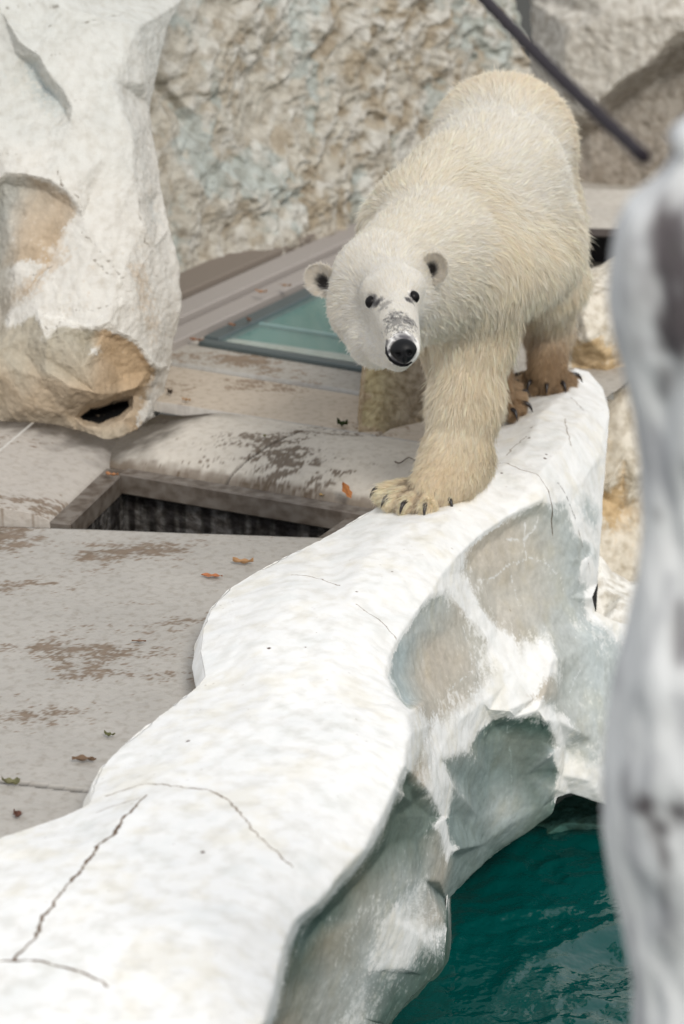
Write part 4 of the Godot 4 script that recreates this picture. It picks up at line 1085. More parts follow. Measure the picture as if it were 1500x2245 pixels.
func leaf_mesh(long: float, wide: float, curl: float, seed_: int) -> ArrayMesh:
	rng.seed = seed_
	var bend := rng.randf_range(0.3, 1.0)
	var lean := rng.randf_range(0.5, 1.15)
	var twist := rng.randf_range(-0.25, 0.25)
	var fold := rng.randf_range(0.2, 0.8)
	var roll := rng.randf_range(-0.6, 0.6)
	var f := func(u: float, t: float) -> Array:
		var s := t * 2.0 - 1.0
		var side := 1.0 if u > 0.5 else lean
		var w := wide * 0.5 * pow(maxf(0.0, 1.0 - pow(absf(s), 1.7)), 0.8) * (1.0 + 0.16 * sin(t * 17.0 + seed_ + u * 3.0)) * side
		if t > 0.88: w = maxf(w * 0.5, 0.0011)
		var x := (u * 2.0 - 1.0) * w + twist * s * s * wide
		var y := curl * (s * s * bend * 0.6 + pow(u * 2.0 - 1.0, 2.0) * fold + roll * s * (u - 0.5) + 0.15 * sin(t * 13.0 + u * 5.0 + seed_)) + 0.006
		var vein := 1.0 - 0.35 * exp(-pow((u - 0.5) * 14.0, 2.0))
		return [Vector3(x, y, s * long * 0.5), Color(vein, vein, vein)]
	return sheet(8, 14, f, false)

func make_leaves() -> void:
	# px, py, height of what it lies on, length, width, curl, turn, colour, label
	var rows := [
		[758, 1078, FLOOR + 0.05, 0.058, 0.026, 0.010, 0.6, Color(0.42, 0.17, 0.06), "orange brown dry leaf leaning on the kerb by the bear's front claws"],
		[465, 1267, FLOOR, 0.060, 0.024, 0.010, 1.4, Color(0.42, 0.16, 0.07), "rust orange dry leaf on the near slab, below the pale tan one"],
		[533, 1239, FLOOR, 0.058, 0.024, 0.010, 1.5, Color(0.38, 0.22, 0.11), "tan dry leaf on the near slab close to the white ledge"],
		[305, 1411, FLOOR, 0.038, 0.010, 0.004, 1.5, Color(0.20, 0.13, 0.09), "thin flat brown leaf alone in the middle of the near slab"],
		[240, 1617, FLOOR, 0.030, 0.016, 0.010, 1.2, Color(0.10, 0.10, 0.04), "small curled olive leaf near the ledge's inner edge"],
		[186, 1671, FLOOR, 0.058, 0.024, 0.014, 1.5, Color(0.17, 0.11, 0.07), "curled dark brown leaf against the ledge's inner edge"],
		[25, 1723, FLOOR, 0.045, 0.024, 0.014, 1.3, Color(0.18, 0.17, 0.09), "pale olive leaf lying across the slab joint at the left"],
		[38, 1793, FLOOR, 0.032, 0.026, 0.012, 0.4, Color(0.11, 0.05, 0.035), "dark red brown crumpled leaf at the lower left of the paving"],
		[246, 1046, FLOOR + 0.016, 0.040, 0.018, 0.012, 1.3, Color(0.36, 0.17, 0.08), "brown leaf in the corner where the two kerbs meet by the pit"],
		[750, 937, FLOOR + 0.056, 0.036, 0.024, 0.016, 1.2, Color(0.035, 0.05, 0.015), "dark green leaf on the paving left of the tan block"],
		[409, 882, FLOOR + 0.056, 0.030, 0.013, 0.012, 1.2, Color(0.34, 0.20, 0.10), "small tan leaf on the paving just right of the boulder"],
		[372, 866, FLOOR + 0.056, 0.026, 0.018, 0.012, 0.5, Color(0.05, 0.035, 0.025), "blackish leaf at the boulder's right foot, nearer the pit"],
		[370, 810, FLOOR + 0.06, 0.028, 0.018, 0.012, 0.3, Color(0.05, 0.03, 0.02), "blackish leaf at the boulder's right side, nearer the skylight"],
		[432, 750, FLOOR + 0.075, 0.050, 0.020, 0.010, 1.3, Color(0.24, 0.12, 0.07), "brown leaf at the left corner of the skylight"],
		[510, 718, FLOOR + 0.085, 0.034, 0.020, 0.010, 0.9, Color(0.26, 0.13, 0.07), "brown leaf on the skylight frame below the kerb"],
		[547, 707, FLOOR + 0.085, 0.028, 0.020, 0.012, 0.4, Color(0.16, 0.09, 0.06), "dark brown leaf on the skylight frame, right of another leaf"],
		[572, 645, FLOOR + 0.115, 0.045, 0.020, 0.010, 1.2, Color(0.36, 0.20, 0.11), "tan leaf on the pale kerb beside the rock wall"],
		[625, 630, FLOOR + 0.115, 0.050, 0.020, 0.010, 1.2, Color(0.28, 0.17, 0.10), "brown leaf on the pale kerb close to the bear's ear"],
		[580, 961, FLOOR + 0.08, 0.018, 0.010, 0.006, 0.3, Color(0.16, 0.15, 0.06), "tiny olive leaf scrap on the kerb behind the pit"],
		[705, 1090, FLOOR + 0.012, 0.018, 0.012, 0.006, 0.9, Color(0.42, 0.28, 0.12), "tiny yellowish leaf scrap left of the orange leaf on the kerb"],
	]
	for i in rows.size():
		var r: Array = rows[i]
		var m := mat(r[7], 0.7)
		m.vertex_color_use_as_albedo = true
		var o := obj("leaf", leaf_mesh(r[3], r[4], r[5], 100 + i), m)
		o.position = on(r[0], r[1], r[2] + 0.002)
		o.rotation = Vector3(0.75 if i == 0 else 0.0, r[6], 0.0)
		tag(o, r[8], "leaf", "fallen leaves")
	# a twig on the kerb by the bear's leg
	var path := PackedVector3Array()
	var radii := PackedFloat32Array()
	for i in 8:
		var k := i / 7.0
		path.append(on(866 + 44 * k, 1012 - 6 * k + 5 * sin(k * 7.0), FLOOR + 0.085))
		radii.append(0.0022 * (1.0 - 0.5 * k))
	var tw := obj("twig", tube(path, radii, 6), mat(Color(0.10, 0.075, 0.055), 0.9))
	tag(tw, "thin dark twig on the rounded kerb beside the bear's front leg", "twig")

# The bear's body is one surface: tapered capsules joined by a smooth minimum and meshed as surface nets.
var bone_a := PackedVector3Array()
var bone_d := PackedVector3Array()
var bone_i := PackedFloat32Array()
var bone_r := PackedFloat32Array()
var bone_s := PackedFloat32Array()
var bone_k := PackedFloat32Array()
var bone_len := PackedFloat32Array()
var bone_hue := PackedColorArray()
var bone_flow := PackedVector3Array()

func joint(j: Array) -> Vector3:
	return on(j[0], j[1], j[2]) if j[2] < 2.2 else at(j[0], j[1], j[2])

func bone(a: Array, b: Array, ra: float, rb: float, k: float, fur: float, hue: Color, flow := Vector3.ZERO) -> void:
	var pa := joint(a)
	var pb := joint(b)
	bone_a.append(pa)
	bone_d.append(pb - pa)
	bone_i.append(1.0 / maxf((pb - pa).length_squared(), 1e-6))
	bone_r.append(ra)
	bone_s.append(rb - ra)
	bone_k.append(k)
	bone_len.append(fur)
	bone_hue.append(hue)
	bone_flow.append((flow if flow != Vector3.ZERO else pb - pa).normalized())

func field(p: Vector3, near_: PackedInt32Array) -> float:
	var d := 9.0
	for i in near_:
		var q := p - bone_a[i]
		var h := clampf(q.dot(bone_d[i]) * bone_i[i], 0.0, 1.0)
		var e := (q - bone_d[i] * h).length() - bone_r[i] - bone_s[i] * h
		var k := bone_k[i]
		var x := absf(d - e)
		if x < k: d = minf(d, e) - (k - x) * (k - x) / (4.0 * k)
		elif e < d: d = e
	return d

func bones_near(p: Vector3, reach: float) -> PackedInt32Array:
	var r := PackedInt32Array()
	for i in bone_a.size():
		var q := p - bone_a[i]
		var h := clampf(q.dot(bone_d[i]) * bone_i[i], 0.0, 1.0)
		if (q - bone_d[i] * h).length() - bone_r[i] - bone_s[i] * h < reach: r.append(i)
	return r

var every_bone := PackedInt32Array()

func skin_at(px: float, py: float) -> Vector3:
	var d := 6.5
	for i in 200:
		var e := field(at(px, py, d), every_bone)
		if e < 0.0008: break
		d += e * 0.8
	return at(px, py, d)

const CELL := 0.0105
var skin_v := PackedVector3Array()
var skin_f := PackedInt32Array()
var skin_n := PackedVector3Array()
var skin_near: Array[PackedInt32Array] = []

func mesh_bear() -> void:
	var lo := Vector3.ONE * 99.0
	var hi := Vector3.ONE * -99.0
	for i in bone_a.size():
		for e in [[bone_a[i], bone_r[i]], [bone_a[i] + bone_d[i], bone_r[i] + bone_s[i]]]:
			lo = lo.min(e[0] - Vector3.ONE * (e[1] + 0.04))
			hi = hi.max(e[0] + Vector3.ONE * (e[1] + 0.04))
	const B := 4
	var size := (hi - lo) / (CELL * B)
	var nb := Vector3i(int(size.x) + 1, int(size.y) + 1, int(size.z) + 1)
	var n := nb * B + Vector3i.ONE
	var val := PackedFloat32Array()
	val.resize(n.x * n.y * n.z)
	val.fill(5.0)
	var sx := 1
	var sy := n.x
	var sz := n.x * n.y
	var blocks: Array[Vector3i] = []
	var lists: Array[PackedInt32Array] = []
	var half := CELL * B * 0.87
	for bz in nb.z:
		for by in nb.y:
			for bx in nb.x:
				var mid := lo + (Vector3(bx, by, bz) + Vector3.ONE * 0.5) * (CELL * B)
				var near_ := bones_near(mid, half + 0.11)
				if near_.is_empty(): continue
				var d := field(mid, near_)
				if absf(d) > half + 0.03: continue
				blocks.append(Vector3i(bx, by, bz))
				lists.append(near_)
				for z in B + 1:
					for y in B + 1:
						for x in B + 1:
							var at_ := (bx * B + x) + (by * B + y) * sy + (bz * B + z) * sz
							if val[at_] == 5.0: val[at_] = field(lo + Vector3(bx * B + x, by * B + y, bz * B + z) * CELL, near_)
	var id := PackedInt32Array()
	id.resize(val.size())
	id.fill(-1)
	var corner := [0, sx, sy, sx + sy, sz, sx + sz, sy + sz, sx + sy + sz]
	var place: Array[Vector3] = [Vector3(0, 0, 0), Vector3(1, 0, 0), Vector3(0, 1, 0), Vector3(1, 1, 0), Vector3(0, 0, 1), Vector3(1, 0, 1), Vector3(0, 1, 1), Vector3(1, 1, 1)]
	var edges := [[0, 1], [2, 3], [4, 5], [6, 7], [0, 2], [1, 3], [4, 6], [5, 7], [0, 4], [1, 5], [2, 6], [3, 7]]
	var cells := PackedInt32Array()
	for bi in blocks.size():
		var b := blocks[bi]
		for z in B:
			for y in B:
				for x in B:
					var g := Vector3i(b.x * B + x, b.y * B + y, b.z * B + z)
					var at_ := g.x + g.y * sy + g.z * sz
					var inside := 0
					for k in 8:
						if val[at_ + corner[k]] < 0.0: inside += 1
					if inside == 0 or inside == 8: continue
					var sum := Vector3.ZERO
					var num := 0
					for e in edges:
						var u := val[at_ + corner[e[0]]]
						var w := val[at_ + corner[e[1]]]
						if (u < 0.0) != (w < 0.0) and absf(u - w) < 1.0:
							sum += place[e[0]].lerp(place[e[1]], u / (u - w))
							num += 1
					if num == 0: continue
					id[at_] = skin_v.size()
					cells.append(at_)
					skin_v.append(lo + (Vector3(g) + sum / num) * CELL)
					skin_near.append(lists[bi])
	for at_ in cells:
		var here := val[at_]
		for axis in 3:
			var step: int = [sx, sy, sz][axis]
			var s1: int = [sy, sz, sx][axis]
			var s2: int = [sz, sx, sy][axis]
			var there := val[at_ + step]
			if (here < 0.0) == (there < 0.0): continue
			var a := id[at_]
			var b := id[at_ - s1]
			var c := id[at_ - s1 - s2]
			var d := id[at_ - s2]
			if a < 0 or b < 0 or c < 0 or d < 0: continue
			if here < 0.0: skin_f.append_array([a, b, c, a, c, d])
			else: skin_f.append_array([a, c, b, a, d, c])
	skin_n = normals(skin_v, skin_f)
	# the normals must point outwards
	var p := skin_v[0]
	if field(p + skin_n[0] * 0.01, every_bone) < field(p - skin_n[0] * 0.01, every_bone):
		for i in range(0, skin_f.size(), 3):
			var x := skin_f[i + 1]
			skin_f[i + 1] = skin_f[i + 2]
			skin_f[i + 2] = x
		for i in skin_n.size(): skin_n[i] = -skin_n[i]

var marks: Array = []
var face_hue := Color(0.955, 0.93, 0.885)

func make_bear() -> void:
	var cream := Color(0.955, 0.895, 0.785)
	var pale := Color(0.955, 0.925, 0.865)
	var face := Color(0.955, 0.93, 0.885)
	var gold := Color(0.94, 0.81, 0.62)
	var leg := Color(0.955, 0.878, 0.75)
	var tan_ := Color(0.92, 0.82, 0.66)
	var wet := Color(0.52, 0.38, 0.25)
	var down := Vector3.DOWN
	# trunk, hair running from the neck to the rump
	bone([985, 520, 7.97], [1072, 425, 8.28], 0.192, 0.202, 0.10, 0.040, pale)
	bone([1072, 425, 8.28], [1102, 326, 8.62], 0.202, 0.190, 0.10, 0.040, pale)
	bone([1102, 326, 8.62], [1105, 400, 8.85], 0.188, 0.16, 0.10, 0.060, gold)
	bone([1110, 585, 7.98], [1150, 545, 8.30], 0.125, 0.130, 0.10, 0.075, cream, Vector3(0.25, -0.8, -0.5))
	bone([1150, 545, 8.30], [1165, 490, 8.62], 0.130, 0.135, 0.10, 0.070, cream, Vector3(0.25, -0.8, -0.5))
	bone([1020, 560, 8.25], [1060, 540, 8.5], 0.15, 0.15, 0.10, 0.06, cream, Vector3(-0.1, -0.8, -0.5))
	bone([912, 458, 7.92], [985, 415, 8.08], 0.092, 0.125, 0.09, 0.045, cream)
	# neck
	bone([840, 612, 7.44], [945, 550, 7.78], 0.118, 0.165, 0.08, 0.030, Color(0.955, 0.915, 0.84))
	bone([850, 680, 7.46], [960, 620, 7.80], 0.096, 0.148, 0.08, 0.045, Color(0.955, 0.905, 0.815), Vector3(0.3, -0.6, -0.6))
	# legs
	bone([1000, 480, 7.92], [1045, 600, 7.86], 0.125, 0.132, 0.08, 0.050, cream)
	bone([1045, 600, 7.86], [1040, 720, 7.93], 0.132, 0.104, 0.07, 0.055, leg)
	bone([1040, 720, 7.93], [1022, 880, 7.93], 0.104, 0.086, 0.05, 0.050, leg)
	bone([1022, 880, 7.93], [1000, 1000, 7.93], 0.086, 0.080, 0.05, 0.040, leg)
	bone([1000, 1000, 7.93], [955, 1062, 0.066], 0.080, 0.062, 0.05, 0.034, tan_)
	bone([1010, 1010, 7.96], [995, 1058, 0.062], 0.075, 0.058, 0.04, 0.040, leg)
	bone([880, 505, 8.00], [905, 580, 7.98], 0.100, 0.115, 0.08, 0.045, cream)
	bone([905, 580, 7.98], [965, 700, 8.20], 0.115, 0.082, 0.06, 0.050, leg)
	bone([965, 700, 8.20], [1008, 860, 8.36], 0.082, 0.062, 0.05, 0.045, leg)
	bone([1008, 860, 8.36], [1015, 925, 0.055], 0.062, 0.052, 0.04, 0.034, tan_)
	bone([1150, 455, 8.66], [1203, 610, 8.72], 0.135, 0.092, 0.08, 0.060, cream, Vector3(0.1, -0.9, -0.35))
	bone([1205, 610, 8.72], [1203, 725, 8.92], 0.092, 0.056, 0.06, 0.060, leg)
	bone([1203, 725, 8.92], [1200, 812, 0.066], 0.056, 0.052, 0.04, 0.036, wet)
	bone([1050, 440, 8.72], [1065, 620, 8.62], 0.145, 0.095, 0.08, 0.055, cream, Vector3(0, -0.9, -0.35))
	bone([1065, 620, 8.62], [1068, 760, 8.75], 0.095, 0.056, 0.06, 0.050, leg)
	bone([1068, 760, 8.75], [1085, 868, 0.06], 0.056, 0.052, 0.04, 0.034, wet)
	# head, hair running back from the nose
	bone([866, 636, 7.25], [828, 628, 7.38], 0.062, 0.106, 0.06, 0.022, face, Vector3(-0.15, 0.35, -0.9))
	bone([835, 690, 7.30], [790, 684, 7.40], 0.050, 0.070, 0.05, 0.024, face, Vector3(-0.6, -0.1, -0.75))
	bone([876, 682, 7.30], [884, 662, 7.42], 0.044, 0.058, 0.05, 0.020, face, Vector3(0.6, -0.1, -0.75))
	bone([884, 764, 7.0], [862, 680, 7.22], 0.042, 0.061, 0.042, 0.007, face, Vector3(-0.1, 0.5, -0.85))
	bone([874, 788, 7.04], [838, 742, 7.30], 0.026, 0.060, 0.030, 0.022, face, Vector3(-0.3, -0.5, -0.7))
	bone([822, 748, 7.34], [850, 720, 7.48], 0.056, 0.082, 0.05, 0.036, face, Vector3(-0.1, -0.8, -0.5))
	# brow ridges
	bone([818, 636, 7.23], [838, 630, 7.22], 0.022, 0.022, 0.04, 0.012, face, Vector3(-0.15, 0.35, -0.9))
	bone([904, 626, 7.25], [890, 628, 7.23], 0.022, 0.022, 0.04, 0.012, face, Vector3(0.15, 0.35, -0.9))
	# toes: [paw, tips, radius, colour]
	var claws := []
	var toe_first := bone_a.size()
	for paw in [
		[[948, 1062, 0.050], [[850, 1082, 0.028], [868, 1097, 0.028], [897, 1108, 0.028], [935, 1113, 0.028], [975, 1098, 0.028]], 0.026, tan_ * 1.1, 0.026],
		[[1200, 815, 0.050], [[1152, 832, 0.024], [1174, 843, 0.024], [1199, 847, 0.024], [1224, 845, 0.024], [1244, 832, 0.024]], 0.022, wet, 0.022],
		[[1085, 872, 0.045], [[1128, 852, 0.024], [1138, 872, 0.024], [1136, 893, 0.024], [1118, 906, 0.024], [1092, 910, 0.024]], 0.021, wet, 0.016],
		[[1015, 928, 0.045], [[985, 950, 0.022], [1005, 958, 0.022], [1026, 958, 0.022], [1046, 950, 0.022]], 0.020, tan_, 0.022],
	]:
		for tip in paw[1]:
			bone(paw[0], tip, paw[2] * 1.1, paw[2], 0.008, paw[4] * 1.25, paw[3])
			var a := joint(paw[0])
			var b := joint(tip)
			claws.append([b, (b - a).normalized(), paw[2]])
	every_bone = PackedInt32Array(range(bone_a.size()))
	mesh_bear()
	# dark skin: muzzle freckles, lips, eye rims
	for s in [[876, 706, 0.044, 0.55, 110.0], [888, 735, 0.026, 0.6, 120.0], [866, 692, 0.024, 0.5, 110.0], [900, 708, 0.020, 0.6, 120.0], [842, 672, 0.020, 0.4, 90.0], [830, 667, 0.015, 0.6, 80.0], [900, 662, 0.016, 0.7, 60.0], [816, 663, 0.022, 0.95, 20.0], [904, 653, 0.020, 0.95, 20.0], [826, 668, 0.014, 0.8, 20.0], [897, 662, 0.011, 0.7, 20.0], [852, 768, 0.020, 0.9, 40.0], [858, 790, 0.016, 0.95, 30.0], [880, 798, 0.017, 1.0, 10.0], [868, 797, 0.015, 1.0, 10.0], [848, 752, 0.014, 0.7, 50.0], [886, 750, 0.034, 0.62, 15.0], [886, 745, 0.030, 0.6, 130.0], [868, 744, 0.022, 0.5, 130.0], [885, 772, 0.038, 1.0, 10.0]]:
		marks.append([skin_at(s[0], s[1]), s[2], s[3], s[4]])
	var nose_at := skin_at(885, 770)

	var root := thing("polar_bear", on(1050, 1000, 0.0))
	tag(root, "cream polar bear stepping along the white ledge with its head lowered", "polar bear")
	var origin := root.position
	# colours, hair directions and lengths on the skin
	var col := PackedColorArray()
	var flow := PackedVector3Array()
	var fur := PackedFloat32Array()
	col.resize(skin_v.size())
	flow.resize(skin_v.size())
	fur.resize(skin_v.size())
	for i in skin_v.size():
		var p := skin_v[i]
		var c := Color(0, 0, 0)
		var fl := Vector3.ZERO
		var ln := 0.0
		var total := 0.0
		for k in skin_near[i]:
			var q := p - bone_a[k]
			var h := clampf(q.dot(bone_d[k]) * bone_i[k], 0.0, 1.0)
			var d := (q - bone_d[k] * h).length() - bone_r[k] - bone_s[k] * h
			var w := exp(-maxf(d, -0.05) * 45.0)
			c += bone_hue[k] * w
			fl += bone_flow[k] * w
			ln += bone_len[k] * w
			total += w
		c = c * (1.0 / total)
		ln /= total
		var nn := noise_a.get_noise_3dv(p * 5.0)
		var n2 := noise_b.get_noise_3dv(p * 14.0)
		c = c.lerp(gold, clampf(0.22 * nn + 0.12 * n2 + 0.03, 0.0, 0.5)) if p.distance_to(nose_at) > 0.42 else c * (1.0 + 0.04 * n2)
		for s in marks:
			if s[2] > 0.9: ln = lerpf(ln, 0.003, smoothstep(1.0, 0.5, p.distance_to(s[0]) / s[1]))
		c = marked(c, p)
		# dark creases between the toes
		var d1 := 9.0
		var d2 := 9.0
		for k in skin_near[i]:
			if k < toe_first: continue
			var q := p - bone_a[k]
			var h := clampf(q.dot(bone_d[k]) * bone_i[k], 0.0, 1.0)
			if h < 0.25: continue
			var d := (q - bone_d[k] * h).length() - bone_r[k] - bone_s[k] * h
			if d < d1:
				d2 = d1
				d1 = d
			elif d < d2: d2 = d
		if d1 < 0.02: c = c.lerp(c * Color(0.30, 0.24, 0.19), 0.85 * smoothstep(0.011, 0.002, d2 - d1))
		ln *= smoothstep(0.02, 0.10, p.distance_to(nose_at)) * 0.8 + 0.2
		c.a = 1.0
		col[i] = c
		fur[i] = ln
		fl = fl / total + Vector3.DOWN * (0.35 if p.distance_to(nose_at) > 0.4 else 0.0)
		fl += Vector3(noise_a.get_noise_3dv(p * 7.0), noise_b.get_noise_3dv(p * 6.0), noise_a.get_noise_3dv(p * 7.0 + Vector3(9, 9, 9))) * 0.35
		fl -= skin_n[i] * fl.dot(skin_n[i])
		flow[i] = fl.normalized()
	var body_v := PackedVector3Array()
	body_v.resize(skin_v.size())
	for i in skin_v.size(): body_v[i] = skin_v[i] - origin
	var skin_m := StandardMaterial3D.new()
	skin_m.vertex_color_use_as_albedo = true
	skin_m.roughness = 1.0
	skin_m.metallic_specular = 0.05
	obj("body", pack(body_v, skin_f, skin_n, col), skin_m, root)
	grow_fur(root, origin, skin_v, skin_f, skin_n, col, flow, fur, 250000)

	# ears
	var ear_m := skin_m
	for e in [[[703, 613, 7.40], Vector3(-0.30, 0.05, 0.95), Vector3(-0.72, 0.70, 0.0), 0.9], [[952, 588, 7.38], Vector3(-0.35, 0.0, 0.93), Vector3(0.36, 0.93, 0.1), 0.80]]:
		make_ear(root, origin, joint(e[0]), e[1], e[2], e[3], ear_m)
	# eyes
	var black := mat(Color(0.006, 0.005, 0.005), 0.38, 0.3)
	for e in [[815, 662], [906, 651]]:
		var p := skin_at(e[0], e[1])
		var ball := SphereMesh.new()
		ball.radius = 0.0165
		ball.height = 0.033
		var o := obj("eye", ball, black, root)
		o.position = p - origin + fw * 0.0095
	# nose
	obj("nose", nose_mesh(nose_at - origin), mat(Color(0.008, 0.008, 0.009), 0.45, 0.3), root)
	# the dark line of the lips
	var lip := PackedVector3Array()
	var lip_r := PackedFloat32Array()
	for q in [[846, 760], [848, 774], [856, 788], [868, 797], [880, 801], [892, 800], [903, 794]]:
		lip.append(skin_at(q[0], q[1]) - origin - fw * 0.001)
		lip_r.append(0.0042 if lip.size() > 1 else 0.0015)
	lip_r[6] = 0.002
	obj("mouth", tube(lip, lip_r, 8), mat(Color(0.012, 0.011, 0.012), 0.5, 0.3), root)
	# claws
	var horn := mat(Color(0.016, 0.012, 0.012), 0.35, 0.5)
	for c in claws:
		var dir: Vector3 = c[1]
		dir.y = 0
		dir = dir.normalized()
		var path := PackedVector3Array()
		var rad := PackedFloat32Array()
		for i in 9:
			var k := i / 8.0
			path.append((c[0] as Vector3) - origin + dir * (c[2] * 0.55 + 0.046 * k - 0.010 * k * k) + Vector3.UP * (0.012 + 0.010 * sin(k * 2.4) - 0.030 * k * k))
			rad.append(0.0085 * pow(1.0 - k, 0.6) + 0.0006)
		obj("claw", tube(path, rad, 10), horn, root)

func marked(c: Color, p: Vector3) -> Color:
	for s in marks:
		var e: float = p.distance_to(s[0]) / s[1]
		if e < 1.3:
			var m: float = smoothstep(1.1, 0.45, e + noise_b.get_noise_3dv(p * s[3]) * (1.5 if s[3] > 25.0 else 0.4)) * s[2]
			c = c.lerp(Color(0.075, 0.07, 0.08), m)
	return c

func make_ear(root: Node3D, origin: Vector3, centre: Vector3, facing: Vector3, upward: Vector3, squeeze: float, m: Material) -> void:
	var z := facing.normalized()
	var y := (upward - z * upward.dot(z)).normalized()
	var x := y.cross(z)
	var nu := 40
	var nv := 24
	var v := PackedVector3Array()
	var c := PackedColorArray()
	var f := PackedInt32Array()
	for j in nv + 1:
		var t := float(j) / nv
		var r := pow(sin(PI * t), 0.85)
		var deep := (-0.012 * (1.0 - r * r) if t < 0.5 else -0.034 * (1.0 - r * r)) + 0.006 * cos(PI * t)
		for i in nu:
			var a := TAU * i / nu
			var q := Vector2(cos(a) * 0.041 * squeeze, sin(a) * 0.041)
			if q.y < 0: q.x *= 1.0 - 0.25 * (q.y / 0.041) * (q.y / 0.041)
			v.append(centre + x * q.x * r + y * (q.y * r - 0.004) + z * deep)
			var col := Color(0.84, 0.80, 0.74)
			if t < 0.5:
				var e := Vector2(q.x * r / squeeze * 1.25 + (0.0 if squeeze > 0.8 else 0.008), q.y * r + 0.010).length() / 0.0245
				col = col.lerp(Color(0.05, 0.045, 0.045), smoothstep(1.1, 0.45, e))
			c.append(col)
	for j in nv:
		for i in nu:
			var a := j * nu + i
			var b := j * nu + (i + 1) % nu
			f.append_array([a, a + nu, b, b, a + nu, b + nu])
	var n := normals(v, f)
	if n[nu * 4].dot(z) < 0:
		for i in range(0, f.size(), 3):
			var s := f[i + 1]
			f[i + 1] = f[i + 2]
			f[i + 2] = s
		for i in n.size(): n[i] = -n[i]
	var here := PackedVector3Array()
	for p in v: here.append(p - origin)
	var ear := obj("ear", pack(here, f, n, c), m, root)
	var flow := PackedVector3Array()
	var fur := PackedFloat32Array()
	for i in v.size():
		var out := (v[i] - centre + y * 0.03)
		out -= n[i] * out.dot(n[i])
		flow.append(out.normalized() if out.length() > 0.001 else y)
		fur.append(0.015)
	grow_fur(ear, origin, v, f, n, c, flow, fur, 2600)

func nose_mesh(at_: Vector3) -> ArrayMesh:
	var v := PackedVector3Array()
	var f := PackedInt32Array()
	var nu := 48
	var nv := 28
	var x := Vector3(1, 0.10, 0).normalized()
	var z := -fw
	var y := z.cross(x).normalized()
	for j in nv + 1:
		var t := PI * j / nv
		for i in nu:
			var a := TAU * i / nu
			var q := Vector3(sin(t) * cos(a), cos(t), sin(t) * sin(a))
			# wide at the top, narrowing to the lip, with two nostrils
			var wide := 0.0335 * (1.0 - 0.30 * smoothstep(0.2, -1.0, q.y))
			var p := Vector3(q.x * wide, q.y * 0.031, q.z * 0.024)
			for s in [-1.0, 1.0]:
				var e := Vector2((q.x - 0.45 * s) / 0.30, (q.y + 0.22) / 0.26).length()
				if q.z > 0: p.z -= 0.013 * smoothstep(1.0, 0.2, e)
			if q.z > 0: p.z -= 0.006 * smoothstep(0.16, 0.0, absf(q.x)) * smoothstep(0.1, -0.5, q.y)
			v.append(at_ + x * p.x + y * p.y + z * p.z + fw * 0.004)
	for j in nv:
		for i in nu:
			var a := j * nu + i
			var b := j * nu + (i + 1) % nu
			f.append_array([a, a + nu, b, b, a + nu, b + nu])
	var n := normals(v, f)
	if n[nu * 14].dot(v[nu * 14] - at_) < 0:
		for i in range(0, f.size(), 3):
			var s := f[i + 1]
			f[i + 1] = f[i + 2]
			f[i + 2] = s
	return build(v, f)

# A tuft of hairs: y along the hair, z away from the skin, one unit long.
func tuft(seed_: int, hairs: int, spread: float, clump: float) -> ArrayMesh:
	rng.seed = seed_
	var v := PackedVector3Array()
	var n := PackedVector3Array()
	var f := PackedInt32Array()
	for k in hairs:
		var a := rng.randf() * TAU
		var d := sqrt(rng.randf()) * spread
		var base := Vector3(cos(a) * d, sin(a) * d * 1.4, 0)
		var long := rng.randf_range(0.65, 1.1)
		var lift := rng.randf_range(0.22, 0.5)
		var sway := rng.randf_range(-0.22, 0.22)
		var wide := rng.randf_range(0.016, 0.028)
		var twist := rng.randf_range(-0.7, 0.7)
		var first := v.size()
		for i in 4:
			var t := [0.0, 0.4, 0.75, 1.0][i] as float
			var mid := Vector3(base.x * (1.0 - clump * t) + sway * t * t, base.y + long * t, lift * (t - 0.45 * t * t) - 0.05)
			var s := Vector3(cos(twist), 0, sin(twist)) * wide * (1.0 - pow(t, 1.6))
			v.append(mid - s)
			v.append(mid + s)
			var nn := Vector3(-sin(twist) * 0.35, -0.05, 1.0).normalized()
			n.append(nn)
			n.append(nn)
		for i in 3:
			var b := first + i * 2
			f.append_array([b, b + 2, b + 1])
			if i < 2: f.append_array([b + 1, b + 2, b + 3])
	return pack(v, f, n)

var fur_m: StandardMaterial3D

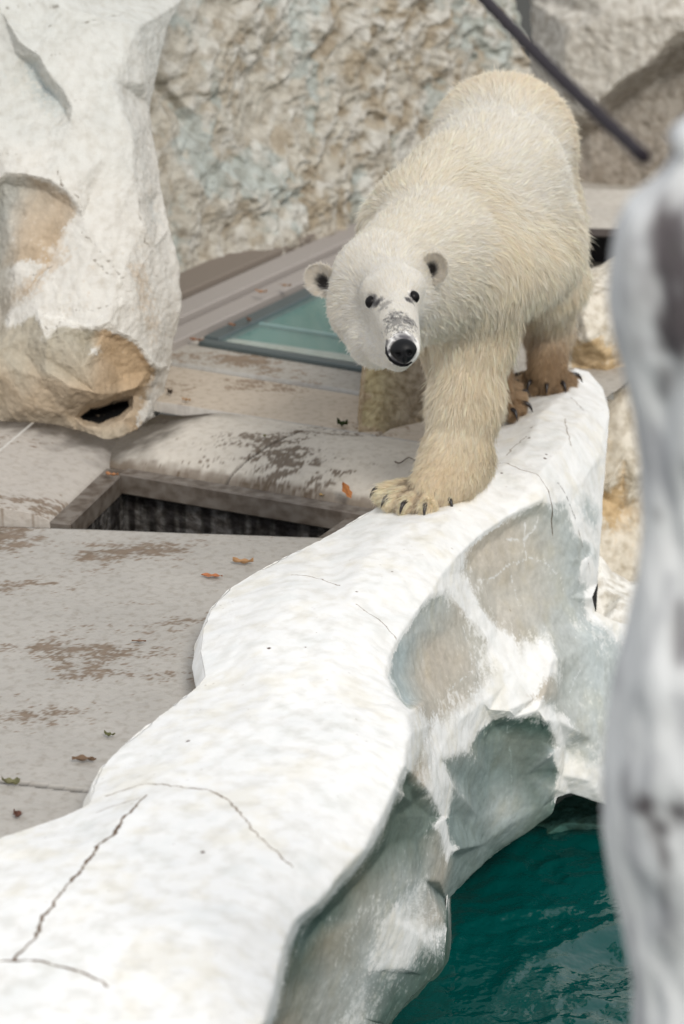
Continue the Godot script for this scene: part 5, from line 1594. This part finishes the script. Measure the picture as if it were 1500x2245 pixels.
func grow_fur(parent: Node3D, origin: Vector3, v: PackedVector3Array, f: PackedInt32Array, n: PackedVector3Array, c: PackedColorArray, flow: PackedVector3Array, fur: PackedFloat32Array, count: int) -> void:
	if fur_m == null:
		fur_m = StandardMaterial3D.new()
		fur_m.vertex_color_use_as_albedo = true
		fur_m.roughness = 0.55
		fur_m.metallic_specular = 0.3
		fur_m.backlight_enabled = true
		fur_m.backlight = Color(0.9, 0.9, 0.9)
		fur_m.cull_mode = BaseMaterial3D.CULL_DISABLED
	rng.seed = count
	# more tufts where the hair is short
	var sums := PackedFloat32Array()
	sums.resize(f.size() / 3)
	var total := 0.0
	for i in sums.size():
		var a := f[i * 3]
		var b := f[i * 3 + 1]
		var d := f[i * 3 + 2]
		var area := (v[b] - v[a]).cross(v[d] - v[a]).length()
		total += area * pow(0.05 / clampf(fur[a], 0.009, 0.08), 1.25)
		sums[i] = total
	var kinds := 3
	var places: Array[Array] = []
	var tints: Array[Array] = []
	for k in kinds:
		places.append([])
		tints.append([])
	for i in count:
		var k := sums.bsearch(rng.randf() * total)
		k = mini(k, sums.size() - 1)
		var s := rng.randf()
		var t := rng.randf()
		if s + t > 1.0:
			s = 1.0 - s
			t = 1.0 - t
		var a := f[k * 3]
		var b := f[k * 3 + 1]
		var d := f[k * 3 + 2]
		var p := v[a] * (1.0 - s - t) + v[b] * s + v[d] * t
		var z := (n[a] * (1.0 - s - t) + n[b] * s + n[d] * t).normalized()
		var y := (flow[a] * (1.0 - s - t) + flow[b] * s + flow[d] * t)
		var long := fur[a] * rng.randf_range(0.75, 1.2)
		if long < 0.004: continue
		y += z.cross(y) * rng.randf_range(-0.35, 0.35)
		y = (y - z * y.dot(z)).normalized()
		var tilt := rng.randf_range(-0.04, 0.20)
		if i % 22 == 0 and long > 0.02: tilt += rng.randf_range(0.10, 0.38)
		var yy := (y * cos(tilt) + z * sin(tilt))
		var zz := (z * cos(tilt) - y * sin(tilt))
		var wide := sqrt(long * 0.05) * 0.54
		var col := c[a].lerp(c[b], s).lerp(c[d], t)
		if marks.size() and p.distance_to(marks[0][0]) < 0.2: col = marked(face_hue, p)
		col *= rng.randf_range(0.86, 1.08)
		var warm := rng.randf_range(0.89, 1.03)
		col.b *= warm
		col.g *= pow(warm, 0.3)
		col = Color(minf(col.r, 0.95), minf(col.g, 0.93), minf(col.b, 0.90))
		var w := mini(rng.randi() % 4, 2)
		if w > 0: col *= rng.randf_range(0.92, 1.04)
		places[w].append(Transform3D(Basis(yy.cross(zz) * wide, yy * long, zz * long), p - origin))
		tints[w].append(col)
	for w in kinds:
		var mm := MultiMesh.new()
		mm.transform_format = MultiMesh.TRANSFORM_3D
		mm.use_colors = true
		mm.mesh = tuft(500 + w, 9, 0.36, 0.2) if w == 0 else tuft(500 + w, 8, 0.12, 0.75)
		mm.instance_count = places[w].size()
		for i in places[w].size():
			mm.set_instance_transform(i, places[w][i])
			mm.set_instance_color(i, tints[w][i])
		var o := MultiMeshInstance3D.new()
		o.name = numbered("fur", parent)
		o.multimesh = mm
		o.material_override = fur_m
		o.set_meta("kind", "stuff")
		parent.add_child(o, true)
